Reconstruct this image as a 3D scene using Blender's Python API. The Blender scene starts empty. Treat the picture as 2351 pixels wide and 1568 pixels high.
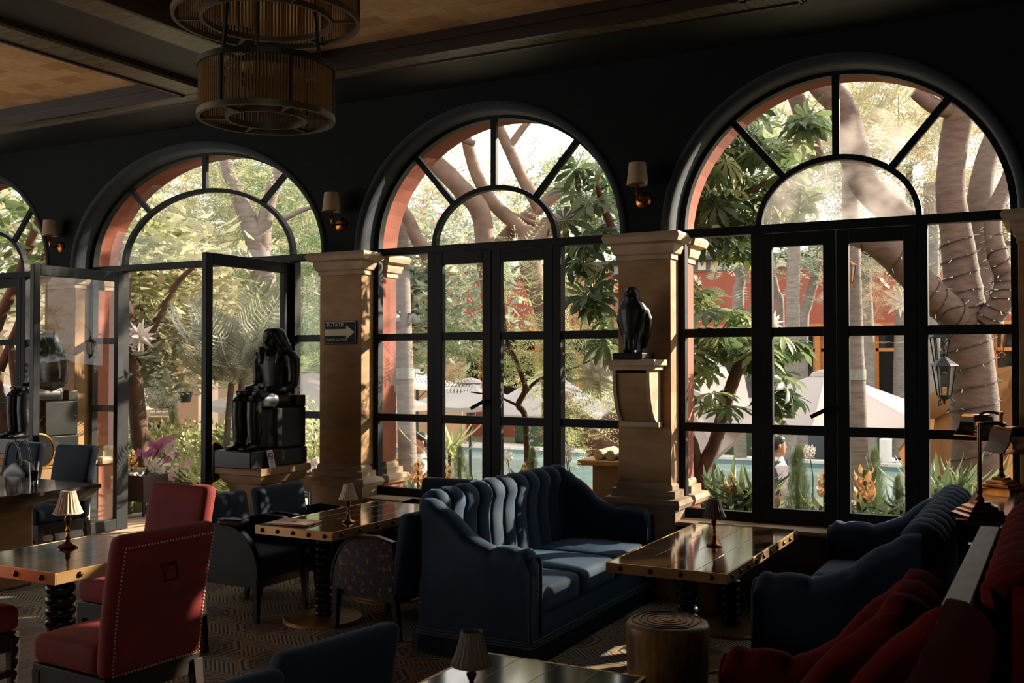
import bpy, bmesh, math, random
import numpy as np
from math import sin, cos, pi, radians, sqrt, atan2
from mathutils import Vector, Matrix
random.seed(7)
RNG = np.random.default_rng(11)
SC = bpy.context.scene
COL = SC.collection

# ------------------------------------------------------------------ camera
EYE = Vector((0.0, 0.0, 1.75))
YAW, PITCH, FPX = radians(28.27), radians(1.12), 2352.0
cd = bpy.data.cameras.new('camera')
cam = bpy.data.objects.new('camera', cd)
COL.objects.link(cam)
cam.location = EYE
cam.rotation_euler = (pi / 2 + PITCH, 0, YAW)
cd.sensor_width = 36.0
cd.lens = 36.0 * FPX / 2351.0
cd.clip_start, cd.clip_end = 0.05, 400
cd.dof.use_dof = True
cd.dof.focus_distance = 7.6
cd.dof.aperture_fstop = 5.6
SC.camera = cam

# ------------------------------------------------------------------ world, sun, exposure
SUN_AZ, SUN_EL = radians(38), radians(22)      # to the right of the window wall's outward normal, above the horizon
w = bpy.data.worlds.new('sky')
SC.world = w
w.use_nodes = True
nt = w.node_tree
nt.nodes.clear()
wo = nt.nodes.new('ShaderNodeOutputWorld')
bg = nt.nodes.new('ShaderNodeBackground')
tc = nt.nodes.new('ShaderNodeTexCoord')
sx = nt.nodes.new('ShaderNodeSeparateXYZ')
cr = nt.nodes.new('ShaderNodeValToRGB')
cr.color_ramp.elements[0].position = 0.0
cr.color_ramp.elements[0].color = (1.0, 0.93, 0.88, 1)
cr.color_ramp.elements[1].position = 0.8
cr.color_ramp.elements[1].color = (0.90, 0.94, 1.0, 1)
nt.links.new(tc.outputs['Generated'], sx.inputs[0])
nt.links.new(sx.outputs['Z'], cr.inputs[0])
nt.links.new(cr.outputs[0], bg.inputs[0])
bg.inputs[1].default_value = 1.45
nt.links.new(bg.outputs[0], wo.inputs[0])
sl = bpy.data.lights.new('sun', 'SUN')
sl.energy = 7.5
sl.angle = radians(0.6)
sl.color = (1.0, 0.85, 0.68)
sun = bpy.data.objects.new('sun', sl)
COL.objects.link(sun)
sd = Vector((sin(SUN_AZ) * cos(SUN_EL), cos(SUN_AZ) * cos(SUN_EL), sin(SUN_EL)))
sun.rotation_euler = sd.to_track_quat('Z', 'Y').to_euler()
sun.location = (6, 14, 12)

SC.view_settings.view_transform = 'Standard'
SC.view_settings.look = 'None'
SC.view_settings.exposure = 1.08
SC.view_settings.gamma = 1.0
SC.view_settings.use_curve_mapping = False
cy = SC.cycles
cy.max_bounces = 6
cy.diffuse_bounces = 3
cy.glossy_bounces = 3
cy.transmission_bounces = 4
cy.transparent_max_bounces = 10
cy.caustics_reflective = False
cy.caustics_refractive = False
cy.sample_clamp_indirect = 4.0
cy.blur_glossy = 1.0
cy.use_denoising = True
cy.use_adaptive_sampling = True
cy.adaptive_threshold = 0.045

# ------------------------------------------------------------------ helpers
FW = Vector((-sin(YAW) * cos(PITCH), cos(YAW) * cos(PITCH), sin(PITCH)))
RT = Vector((cos(YAW), sin(YAW), 0))
UP = RT.cross(FW)

def ray(px, py):
    return FW + RT * ((px - 1175.5) / FPX) + UP * ((784.0 - py) / FPX)
def at(px, py, d):            # a survey point read off the photograph, d metres deep
    return EYE + ray(px, py) * d
def onz(px, py, z):
    r = ray(px, py); return EYE + r * ((z - EYE.z) / r.z)
def ony(px, py, y):
    r = ray(px, py); return EYE + r * (y / r.y)

def V(*a): return Vector(a)

class MB:
    """collects geometry for one mesh object"""
    def __init__(s):
        s.v, s.f, s.m = [], [], []
    def add(s, vs, fs, mi=0):
        b = len(s.v)
        s.v.extend([tuple(p) for p in vs])
        s.f.extend([tuple(b + i for i in f) for f in fs])
        s.m.extend([mi] * len(fs))
        return s
    def box(s, x0, x1, y0, y1, z0, z1, mi=0):
        vs = [(x, y, z) for z in (z0, z1) for y in (y0, y1) for x in (x0, x1)]
        return s.add(vs, [(0, 2, 3, 1), (4, 5, 7, 6), (0, 1, 5, 4), (2, 6, 7, 3), (0, 4, 6, 2), (1, 3, 7, 5)], mi)
    def bar(s, p0, p1, w, h, up=(0, 0, 1), mi=0, w1=None, h1=None):
        p0, p1 = Vector(p0), Vector(p1)
        d = (p1 - p0).normalized(); u = Vector(up)
        a = d.cross(u)
        if a.length < 1e-5: a = d.cross(Vector((1, 0, 0)))
        a.normalize(); b = a.cross(d).normalized()
        w1 = w if w1 is None else w1; h1 = h if h1 is None else h1
        vs = []
        for p, ww, hh in ((p0, w, h), (p1, w1, h1)):
            for sa, sb in ((-1, -1), (1, -1), (1, 1), (-1, 1)):
                vs.append(p + a * (sa * ww / 2) + b * (sb * hh / 2))
        return s.add(vs, [(0, 1, 2, 3), (7, 6, 5, 4), (0, 4, 5, 1), (1, 5, 6, 2), (2, 6, 7, 3), (3, 7, 4, 0)], mi)
    def rings(s, rings, mi=0, caps=True, closed=True):
        n = len(rings[0]); vs = [p for r in rings for p in r]; fs = []
        for i in range(len(rings) - 1):
            for j in range(n if closed else n - 1):
                k = (j + 1) % n
                fs.append((i * n + j, i * n + k, (i + 1) * n + k, (i + 1) * n + j))
        if caps and closed:
            fs.append(tuple(reversed(range(n))))
            fs.append(tuple((len(rings) - 1) * n + j for j in range(n)))
        return s.add(vs, fs, mi)
    def lathe(s, prof, seg=16, c=(0, 0, 0), mi=0, caps=True, a0=0.0, a1=2 * pi):
        cx, cy_, cz = c
        rs = []
        for r, z in prof:
            rs.append([(cx + r * cos(a0 + (a1 - a0) * j / seg), cy_ + r * sin(a0 + (a1 - a0) * j / seg), cz + z) for j in range(seg)])
        return s.rings(rs, mi, caps)
    def tube(s, pts, rad, seg=8, mi=0, caps=True, jit=0.0):
        pts = [Vector(p) for p in pts]
        if not hasattr(rad, '__len__'): rad = [rad] * len(pts)
        rs = []; t0 = (pts[1] - pts[0]).normalized()
        a = t0.orthogonal().normalized()
        for i, p in enumerate(pts):
            t = (pts[min(i + 1, len(pts) - 1)] - pts[max(i - 1, 0)]).normalized()
            a = (a - t * a.dot(t)).normalized(); b = t.cross(a)
            rs.append([p + (a * cos(2 * pi * j / seg) + b * sin(2 * pi * j / seg)) * rad[i] * (1 + (random.uniform(-jit, jit) if jit else 0)) for j in range(seg)])
        return s.rings(rs, mi, caps)
    def rloft(s, x0, x1, y0, y1, prof, mi=0):      # rectangle grown outwards by prof [(out, z)]
        rs = [[(x0 - o, y0 - o, z), (x1 + o, y0 - o, z), (x1 + o, y1 + o, z), (x0 - o, y1 + o, z)] for o, z in prof]
        return s.rings(rs, mi)
    def prism(s, pts, axis, a0, a1, mi=0):         # 2D outline extruded along an axis (0 x, 1 y, 2 z)
        def mk(p, a):
            q = list(p); q.insert(axis, a); return tuple(q)
        return s.rings([[mk(p, a0) for p in pts], [mk(p, a1) for p in pts]], mi)
    def rbox(s, x0, x1, y0, y1, z0, z1, r, n=7, puff=0.0, mi=0, fn=None):
        c = ((x0 + x1) / 2, (y0 + y1) / 2, (z0 + z1) / 2); h = ((x1 - x0) / 2, (y1 - y0) / 2, (z1 - z0) / 2)
        r = min(r, min(h) * 0.999)
        def coords(hh):
            k = [-hh + r * (1 - cos(pi / 2 * i / 3)) for i in range(3)]
            mid = [-(hh - r) + 2 * (hh - r) * i / n for i in range(n + 1)]
            return k + mid + [-q for q in reversed(k)]
        cs = [coords(q) for q in h]
        for ax in range(3):
            b1, b2 = [(1, 2), (2, 0), (0, 1)][ax]
            for sg in (-1, 1):
                A, B = cs[b1], cs[b2]; vs = []; fs = []
                for p in A:
                    for q in B:
                        o = [0, 0, 0]; o[ax] = sg * h[ax]; o[b1] = p; o[b2] = q
                        inn = [max(-(h[i] - r), min(h[i] - r, o[i])) for i in range(3)]
                        d = [o[i] - inn[i] for i in range(3)]; L = sqrt(sum(t * t for t in d)) or 1
                        pt = [inn[i] + d[i] / L * r for i in range(3)]
                        if puff:
                            k = max(0, 1 - (pt[0] / h[0]) ** 2) * max(0, 1 - (pt[1] / h[1]) ** 2)
                            if pt[2] > 0: pt[2] += puff * k
                        pt = [pt[i] + c[i] for i in range(3)]
                        if fn: pt = fn(pt)
                        vs.append(pt)
                nb = len(B)
                for i in range(len(A) - 1):
                    for j in range(nb - 1):
                        f = (i * nb + j, (i + 1) * nb + j, (i + 1) * nb + j + 1, i * nb + j + 1)
                        fs.append(f if sg > 0 else f[::-1])
                s.add(vs, fs, mi)
        return s
    def mesh(s, name, mats, smooth=True, ang=40, weld=False):
        me = bpy.data.meshes.new(name)
        me.from_pydata(s.v, [], s.f)
        for m in (mats if isinstance(mats, (list, tuple)) else [mats]): me.materials.append(m)
        if any(s.m): me.polygons.foreach_set('material_index', s.m)
        if weld:
            bm = bmesh.new(); bm.from_mesh(me); bmesh.ops.remove_doubles(bm, verts=bm.verts, dist=1e-4); bm.to_mesh(me); bm.free()
        if smooth:
            me.shade_smooth(); me.set_sharp_from_angle(angle=radians(ang))
        me.update()
        return me
    def build(s, name, mats, parent=None, loc=None, rz=0.0, smooth=True, ang=40, weld=False, bevel=0, seg=2):
        o = bpy.data.objects.new(name, s.mesh(name, mats, smooth, ang, weld))
        COL.objects.link(o)
        if parent is not None: o.parent = parent
        if loc is not None: o.location = loc
        o.rotation_euler.z = rz
        if bevel:
            m = o.modifiers.new('bevel', 'BEVEL'); m.width = bevel; m.segments = seg; m.limit_method = 'ANGLE'
        return o

def tag(o, label=None, cat=None, group=None, kind=None):
    if label: o['label'] = label
    if cat: o['category'] = cat
    if group: o['group'] = group
    if kind: o['kind'] = kind
    return o
def thing(name, label, cat, loc=(0, 0, 0), rz=0.0, group=None, kind=None):
    o = bpy.data.objects.new(name, None); COL.objects.link(o)
    o.location = loc; o.rotation_euler = (0, 0, rz); o.empty_display_size = 0.1
    return tag(o, label, cat, group, kind)
def inst(name, mesh, parent=None, loc=(0, 0, 0), rot=(0, 0, 0), sc=1.0):
    o = bpy.data.objects.new(name, mesh); COL.objects.link(o)
    o.parent = parent; o.location = loc; o.rotation_euler = rot
    o.scale = (sc, sc, sc) if not hasattr(sc, '__len__') else sc
    return o
def dup(root, loc, rz=0.0, label=None, group=None, sc=None):
    def cp(o, par):
        c = o.copy(); COL.objects.link(c); c.parent = par
        for ch in o.children: cp(ch, c)
        return c
    r = cp(root, None); r.location = loc; r.rotation_euler.z = rz
    if sc: r.scale = (sc, sc, sc)
    if label: r['label'] = label
    if group: r['group'] = group
    return r

# ------------------------------------------------------------------ materials
def srgb(r, g, b):
    f = lambda c: (c / 255 / 12.92) if c / 255 <= 0.04045 else ((c / 255 + 0.055) / 1.055) ** 2.4
    return (f(r), f(g), f(b), 1)
def mat(name, col, rough=0.6, metal=0.0, spec=0.5, sheen=0.0, sheen_col=None, coat=0.0, noise=None, bump=None, trans=0.0):
    """noise=(scale, col2, detail, stretch) mottles the colour; bump=(scale, strength, stretch)"""
    m = bpy.data.materials.new(name); m.use_nodes = True
    n = m.node_tree; b = n.nodes['Principled BSDF']; L = n.links
    b.inputs['Base Color'].default_value = col
    b.inputs['Roughness'].default_value = rough
    b.inputs['Metallic'].default_value = metal
    b.inputs['Specular IOR Level'].default_value = spec
    if sheen:
        b.inputs['Sheen Weight'].default_value = sheen
        b.inputs['Sheen Roughness'].default_value = 0.35
        if sheen_col: b.inputs['Sheen Tint'].default_value = sheen_col
    if coat:
        b.inputs['Coat Weight'].default_value = coat; b.inputs['Coat Roughness'].default_value = 0.08
    if noise or bump:
        t = n.nodes.new('ShaderNodeTexCoord')
    if noise:
        sc, c2, det = noise[0], noise[1], noise[2]
        mp = n.nodes.new('ShaderNodeMapping'); mp.inputs['Scale'].default_value = noise[3] if len(noise) > 3 else (1, 1, 1)
        nz = n.nodes.new('ShaderNodeTexNoise'); nz.inputs['Scale'].default_value = sc; nz.inputs['Detail'].default_value = det
        cr = n.nodes.new('ShaderNodeValToRGB')
        cr.color_ramp.elements[0].position = 0.35; cr.color_ramp.elements[1].position = 0.68
        cr.color_ramp.elements[0].color = col; cr.color_ramp.elements[1].color = c2
        L.new(t.outputs['Object'], mp.inputs[0]); L.new(mp.outputs[0], nz.inputs['Vector'])
        L.new(nz.outputs['Fac'], cr.inputs[0]); L.new(cr.outputs[0], b.inputs['Base Color'])
    if bump:
        mp2 = n.nodes.new('ShaderNodeMapping'); mp2.inputs['Scale'].default_value = bump[2] if len(bump) > 2 else (1, 1, 1)
        nb = n.nodes.new('ShaderNodeTexNoise'); nb.inputs['Scale'].default_value = bump[0]; nb.inputs['Detail'].default_value = 4
        bp = n.nodes.new('ShaderNodeBump'); bp.inputs['Strength'].default_value = bump[1]; bp.inputs['Distance'].default_value = 0.01
        L.new(t.outputs['Object'], mp2.inputs[0]); L.new(mp2.outputs[0], nb.inputs['Vector'])
        L.new(nb.outputs['Fac'], bp.inputs['Height']); L.new(bp.outputs[0], b.inputs['Normal'])
    return m
def leafmat(name, c1, c2, trans=0.45, rough=0.45, scale=3.0):
    m = bpy.data.materials.new(name); m.use_nodes = True
    n = m.node_tree; L = n.links; n.nodes.clear()
    out = n.nodes.new('ShaderNodeOutputMaterial')
    g = n.nodes.new('ShaderNodeNewGeometry'); cr = n.nodes.new('ShaderNodeValToRGB')
    ds = lambda c: tuple(0.80 * v + 0.20 * (0.3 * c[0] + 0.6 * c[1] + 0.1 * c[2]) for v in c[:3]) + (1,)
    cr.color_ramp.elements[0].color = ds(c1); cr.color_ramp.elements[1].color = ds(c2)
    L.new(g.outputs['Random Per Island'], cr.inputs[0])
    d = n.nodes.new('ShaderNodeBsdfPrincipled'); d.inputs['Roughness'].default_value = rough
    d.inputs['Specular IOR Level'].default_value = 0.35
    tr = n.nodes.new('ShaderNodeBsdfTranslucent'); mx = n.nodes.new('ShaderNodeMixShader'); mx.inputs[0].default_value = trans
    hs = n.nodes.new('ShaderNodeHueSaturation'); hs.inputs['Saturation'].default_value = 0.95; hs.inputs['Value'].default_value = 1.15; hs.inputs['Hue'].default_value = 0.485
    L.new(cr.outputs[0], d.inputs['Base Color']); L.new(cr.outputs[0], hs.inputs['Color']); L.new(hs.outputs[0], tr.inputs['Color'])
    L.new(d.outputs[0], mx.inputs[1]); L.new(tr.outputs[0], mx.inputs[2]); L.new(mx.outputs[0], out.inputs[0])
    return m
def glassmat(name, dust=0.0):
    m = bpy.data.materials.new(name); m.use_nodes = True
    n = m.node_tree; L = n.links; n.nodes.clear()
    out = n.nodes.new('ShaderNodeOutputMaterial')
    t = n.nodes.new('ShaderNodeBsdfTransparent'); t.inputs[0].default_value = (0.93, 0.95, 0.94, 1)
    g = n.nodes.new('ShaderNodeBsdfGlossy'); g.inputs['Roughness'].default_value = 0.01; g.inputs[0].default_value = (0.9, 0.95, 0.93, 1)
    lw = n.nodes.new('ShaderNodeLayerWeight'); lw.inputs[0].default_value = 0.5
    pw = n.nodes.new('ShaderNodeMath'); pw.operation = 'POWER'; pw.inputs[1].default_value = 4.0
    fr = n.nodes.new('ShaderNodeMath'); fr.operation = 'MULTIPLY_ADD'; fr.inputs[1].default_value = 0.6; fr.inputs[2].default_value = 0.035
    L.new(lw.outputs['Facing'], pw.inputs[0]); L.new(pw.outputs[0], fr.inputs[0])
    mx = n.nodes.new('ShaderNodeMixShader')
    L.new(fr.outputs[0], mx.inputs[0]); L.new(t.outputs[0], mx.inputs[1]); L.new(g.outputs[0], mx.inputs[2])
    last = mx
    if dust:
        tl = n.nodes.new('ShaderNodeBsdfTranslucent'); tl.inputs[0].default_value = (0.85, 0.78, 0.72, 1)
        tcn = n.nodes.new('ShaderNodeTexCoord'); nz = n.nodes.new('ShaderNodeTexNoise'); nz.inputs['Scale'].default_value = 2.2; nz.inputs['Detail'].default_value = 3
        rm = n.nodes.new('ShaderNodeMapRange'); rm.inputs[1].default_value = 0.45; rm.inputs[2].default_value = 0.72; rm.inputs[3].default_value = 0.0; rm.inputs[4].default_value = dust
        m2 = n.nodes.new('ShaderNodeMixShader')
        L.new(tcn.outputs['Object'], nz.inputs['Vector']); L.new(nz.outputs['Fac'], rm.inputs[0]); L.new(rm.outputs[0], m2.inputs[0])
        L.new(mx.outputs[0], m2.inputs[1]); L.new(tl.outputs[0], m2.inputs[2]); last = m2
    L.new(last.outputs[0], out.inputs[0])
    return m

M = {}
M['wall'] = mat('grasscloth', srgb(25, 29, 30), 0.75, noise=(6, srgb(20, 24, 25), 4, (1, 1, 12)), spec=0.15, bump=(60, 0.35, (0.3, 0.3, 4)))
M['fabric'] = mat('padded_grasscloth', srgb(38, 47, 53), 0.8, bump=(70, 0.5, (1, 1, 4)), sheen=0.3)
M['soffit'] = mat('dark_oak_ceiling', srgb(40, 40, 37), 0.5, noise=(5, srgb(29, 29, 28), 5, (1, 12, 1)), bump=(20, 0.25, (1, 10, 1)))
M['plankx'] = mat('stained_oak_trim', srgb(142, 126, 100), 0.24, noise=(4, srgb(92, 80, 62), 6, (1, 14, 4)), bump=(25, 0.25, (1, 14, 2)))  # both oak trim colours lightened to stand in for window reflection
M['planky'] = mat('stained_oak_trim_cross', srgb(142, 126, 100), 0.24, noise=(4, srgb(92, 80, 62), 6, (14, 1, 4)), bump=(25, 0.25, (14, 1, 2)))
M['mould'] = mat('dark_moulding', srgb(42, 32, 26), 0.4)
CT = [mat('veneer_square_%s' % n, c, 0.55, noise=(14, c2, 4), spec=0.3) for n, c, c2 in (
    ('tan', srgb(214, 168, 118), srgb(200, 152, 104)), ('honey', srgb(224, 182, 134), srgb(210, 166, 116)),
    ('umber', srgb(196, 148, 100), srgb(182, 134, 88)), ('amber', srgb(204, 158, 108), srgb(218, 174, 124)))]
M['orange'] = mat('terracotta_plaster', srgb(156, 88, 66), 0.85, noise=(3, srgb(140, 76, 56), 5), bump=(40, 0.15))
M['redwall'] = mat('red_ochre_plaster', srgb(150, 80, 60), 0.9, noise=(1.5, srgb(140, 72, 54), 5), bump=(30, 0.1))
M['stucco'] = mat('brown_stucco', srgb(120, 88, 60), 0.85, noise=(9, srgb(98, 70, 48), 5), bump=(50, 0.3))
M['stone'] = mat('sandstone', srgb(196, 172, 142), 0.75, noise=(5, srgb(172, 144, 110), 5, (1, 1, 2)), bump=(60, 0.12))
M['stone2'] = mat('honey_sandstone', srgb(176, 136, 90), 0.7, noise=(5, srgb(152, 112, 70), 5, (1, 1, 2)), bump=(60, 0.12))
M['frame'] = mat('black_steel', srgb(22, 25, 26), 0.5, spec=0.22)
M['glass'] = glassmat('window_glass')
M['dusty'] = glassmat('dusty_glass', 0.30)
M['blue'] = mat('blue_velvet', srgb(14, 44, 68), 0.8, sheen=0.5, sheen_col=srgb(84, 130, 160), noise=(5, srgb(10, 34, 54), 3), bump=(300, 0.1))
M['navy'] = mat('navy_velvet', srgb(12, 32, 50), 0.85, sheen=0.4, sheen_col=srgb(70, 108, 138), noise=(6, srgb(10, 26, 42), 3), bump=(300, 0.1))
M['red'] = mat('red_velvet', srgb(122, 25, 14), 0.85, sheen=0.22, sheen_col=srgb(230, 120, 80), noise=(6, srgb(104, 16, 10), 4), bump=(300, 0.12))
M['redsofa'] = mat('crimson_velvet', srgb(98, 19, 14), 0.9, spec=0.1, noise=(8, srgb(88, 13, 11), 4), bump=(250, 0.15))
M['brass'] = mat('brushed_brass', srgb(186, 148, 100), 0.42, 0.85, noise=(4, srgb(164, 126, 80), 3))
M['oldbrass'] = mat('aged_brass', srgb(170, 108, 48), 0.24, 1.0, noise=(9, srgb(120, 70, 28), 4))
M['bronze'] = mat('dark_bronze', srgb(62, 52, 42), 0.35, 0.8)
M['black'] = mat('black_lacquer', srgb(18, 15, 13), 0.3, spec=0.25)
M['darkwood'] = mat('dark_stained_wood', srgb(40, 29, 22), 0.5, spec=0.2, noise=(6, srgb(32, 24, 18), 5, (1, 1, 8)))
M['topwood'] = mat('lacquered_table_wood', srgb(74, 54, 34), 0.10, noise=(5, srgb(44, 32, 20), 6, (6, 1, 1)), coat=0.8, bump=(3, 0.04))
M['burl'] = mat('burl_veneer', srgb(18, 12, 9), 0.35, spec=0.25, noise=(26, srgb(176, 92, 38), 7))
M['statue'] = mat('black_granite', srgb(13, 14, 14), 0.4, spec=0.35, noise=(80, srgb(24, 24, 22), 4))
M['steelgrey'] = mat('grey_wood_capping', srgb(150, 150, 142), 0.45, noise=(5, srgb(128, 128, 120), 5, (8, 1, 1)))
M['paper'] = mat('white_card', srgb(225, 220, 212), 0.6)
M['linen'] = mat('linen_shade', srgb(182, 156, 124), 0.85, bump=(120, 0.2))
M['pleat'] = mat('pleated_silk', srgb(206, 178, 146), 0.7)
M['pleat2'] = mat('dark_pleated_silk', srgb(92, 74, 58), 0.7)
M['rod'] = mat('amber_glass_rod', srgb(140, 102, 58), 0.18, spec=0.7)
M['iron'] = mat('dark_iron', srgb(52, 48, 40), 0.45, 0.6)
M['ironface'] = mat('bronzed_iron', srgb(96, 84, 66), 0.45, 0.6)

for nd in M['burl'].node_tree.nodes:
    if nd.type == 'VALTORGB': nd.color_ramp.elements[0].position = 0.55; nd.color_ramp.elements[1].position = 0.74
# ================================================================== the room shell
YI, YF, YE0, YE1 = 7.30, 7.52, 7.58, 7.84        # inner face, window plane, outer wall
SPR, ARCH_B, ZC = 2.72, 1.10, 4.05               # spring line, arch rise, ceiling
SILL = 0.57
BAYS = [(-12.05, -9.62), (-9.14, -5.89), (-5.43, -3.00), (-2.58, -0.247)]
XL, XR, YB = -13.2, 2.6, -5.2
R1Z, R2Z = 1.965, 1.255                           # heights of the glazing bars

def arch_pts(x0, x1, o, n=28, b=ARCH_B):
    c, a = (x0 + x1) / 2, (x1 - x0) / 2
    return [(c - (a + o) * cos(pi * i / n), SPR + (b + o) * sin(pi * i / n)) for i in range(n + 1)]

def arched_wall(y0, y1, off0, off1, round_edge):
    mb = MB()
    for y, o, fl in ((y0, off0, False), (y1, off1, True)):
        xs = [XL] + [q for x0, x1 in BAYS for q in (x0 - o, x1 + o)] + [XR]
        for k in range(0, len(xs), 2):           # piers above the spring line
            vs = [(xs[k], y, SPR), (xs[k + 1], y, SPR), (xs[k + 1], y, ZC), (xs[k], y, ZC)]
            mb.add(vs, [(0, 1, 2, 3) if not fl else (3, 2, 1, 0)])
        for x0, x1 in BAYS:
            p = arch_pts(x0, x1, o)
            for (xa, za), (xb, zb) in zip(p, p[1:]):
                vs = [(xa, y, za), (xb, y, zb), (xb, y, ZC), (xa, y, ZC)]
                mb.add(vs, [(0, 1, 2, 3) if not fl else (3, 2, 1, 0)])
    return mb

wm = arched_wall(YI, YF + 0.02, 0.07, 0.0, True)
wm.box(XL, BAYS[0][0], YI, YF, 0, SPR)
wm.box(0.22, XR, YI, YF, 0, SPR)
tag(wm.build('wall_front', M['wall'], smooth=False), kind='structure')
for i, (x0, x1) in enumerate(BAYS):               # padded, rounded reveal round each arch
    mb = MB(); prof = [(0.075, 0.0), (0.068, -0.014), (0.045, -0.018), (0.022, -0.008), (0.006, 0.02), (0.0, 0.06), (0.0, YF - YI)]
    rs = []
    for k in range(37):
        t = pi * k / 36; c, a = (x0 + x1) / 2, (x1 - x0) / 2
        rs.append([(c - (a + o) * cos(t), YI + dy, SPR + (ARCH_B + o) * sin(t)) for o, dy in prof])
    mb.rings(rs, caps=False, closed=False)
    tag(mb.build('trim_%d' % (i + 1), M['fabric'], ang=80), kind='structure')
om = arched_wall(YE0, YE1, 0.0, 0.0, False)
for x0, x1 in BAYS:
    p = arch_pts(x0, x1, 0.0)
    for (xa, za), (xb, zb) in zip(p, p[1:]):
        om.add([(xa, YE0, za), (xa, YE1, za), (xb, YE1, zb), (xb, YE0, zb)], [(0, 1, 2, 3)])
om.box(XL, BAYS[0][0], YE0, YE1, -0.95, SPR)
om.box(0.22, XR, YE0, YE1, -0.95, SPR)
om.box(XL, XR, YE0, YE1 + 0.1, ZC, ZC + 0.9)
tag(om.build('wall_outside', M['orange'], smooth=False), kind='structure')
for i, (x0, x1) in enumerate(BAYS):
    if i == 1: continue
    tag(MB().box(x0, x1, YI + 0.01, YE1, 0, SILL - 0.04).build('wall_sill_%d' % (i + 1), M['stucco'], bevel=0.004), kind='structure')
    tag(MB().rloft(x0 + 0.02, x1 - 0.02, YI - 0.02, YE1, [(0, SILL - 0.04), (0.015, SILL - 0.03), (0.015, SILL - 0.005), (0.0, SILL)]).build('trim_%d' % (i + 11), M['stone']), kind='structure')
tag(MB().box(BAYS[1][0], BAYS[1][1], YI, YE1 + 0.6, -0.12, 0.005).build('trim_20', M['stone'], bevel=0.004), kind='structure')

# stone pillars inside and terracotta ones outside, between the bays
CAP = [(0.0, SPR - 0.20), (0.012, SPR - 0.20), (0.012, SPR - 0.165), (0.03, SPR - 0.155), (0.045, SPR - 0.11), (0.045, SPR - 0.085), (0.085, SPR - 0.07), (0.10, SPR - 0.03), (0.085, SPR + 0.0), (0.0, SPR + 0.002)]
BASE = [(0.0, 0.84), (0.015, 0.82), (0.015, 0.79), (0.045, 0.785), (0.045, 0.735), (0.085, 0.725), (0.10, 0.69), (0.085, 0.655), (0.05, 0.65), (0.05, 0.0)]
piers = [(BAYS[i][1], BAYS[i + 1][0]) for i in range(3)] + [(BAYS[3][1], 0.22)]
where = ['between the far left window and the open doors', 'beside the seated statue, carrying the evacuation sign', 'carrying the falcon bracket', 'at the right edge by the brass lamps']
wher2 = ['seen through the open glass door leaf', 'behind the sign pillar', 'behind the falcon pillar', 'behind the pillar at the far right']
for i, (x0, x1) in enumerate(piers):
    t = thing('pillar', 'square sandstone pillar ' + where[i], 'pillar', ((x0 + x1) / 2, (YI + YF) / 2, 0), group='sandstone pillars between the windows')
    hx, hy = (x1 - x0) / 2, (YF - YI) / 2 + 0.0
    MB().box(-hx, hx, -hy, hy, 0.84, SPR - 0.2).build('shaft', M['stone2'] if i else M['stone2'], t, bevel=0.004)
    MB().rloft(-hx, hx, -hy, hy - 0.10, CAP[::1]).build('capital', M['stone'], t, ang=30)
    MB().rloft(-hx, hx, -hy, hy - 0.10, BASE[::-1]).build('base', M['stone'], t, ang=30)
    t = thing('outer_pillar', 'terracotta outside pillar with stone capital ' + wher2[i], 'pillar', ((x0 + x1) / 2, (YE0 + YE1) / 2, 0), group='terracotta pillars outside')
    hx, hy = (x1 - x0) / 2, (YE1 - YE0) / 2
    MB().box(-hx, hx, -hy, hy, 0.84, SPR - 0.2).build('shaft', M['orange'], t, bevel=0.004)
    MB().rloft(-hx, hx, -hy + 0.10, hy, CAP).build('capital', M['stone'], t, ang=30)
    MB().rloft(-hx, hx, -hy + 0.10, hy, BASE[::-1][1:]).build('base', M['stone'], t, ang=30)
    MB().box(-hx - 0.04, hx + 0.04, -hy, hy + 0.05, -0.95, 0.65).build('plinth', M['orange'], t)

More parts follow.
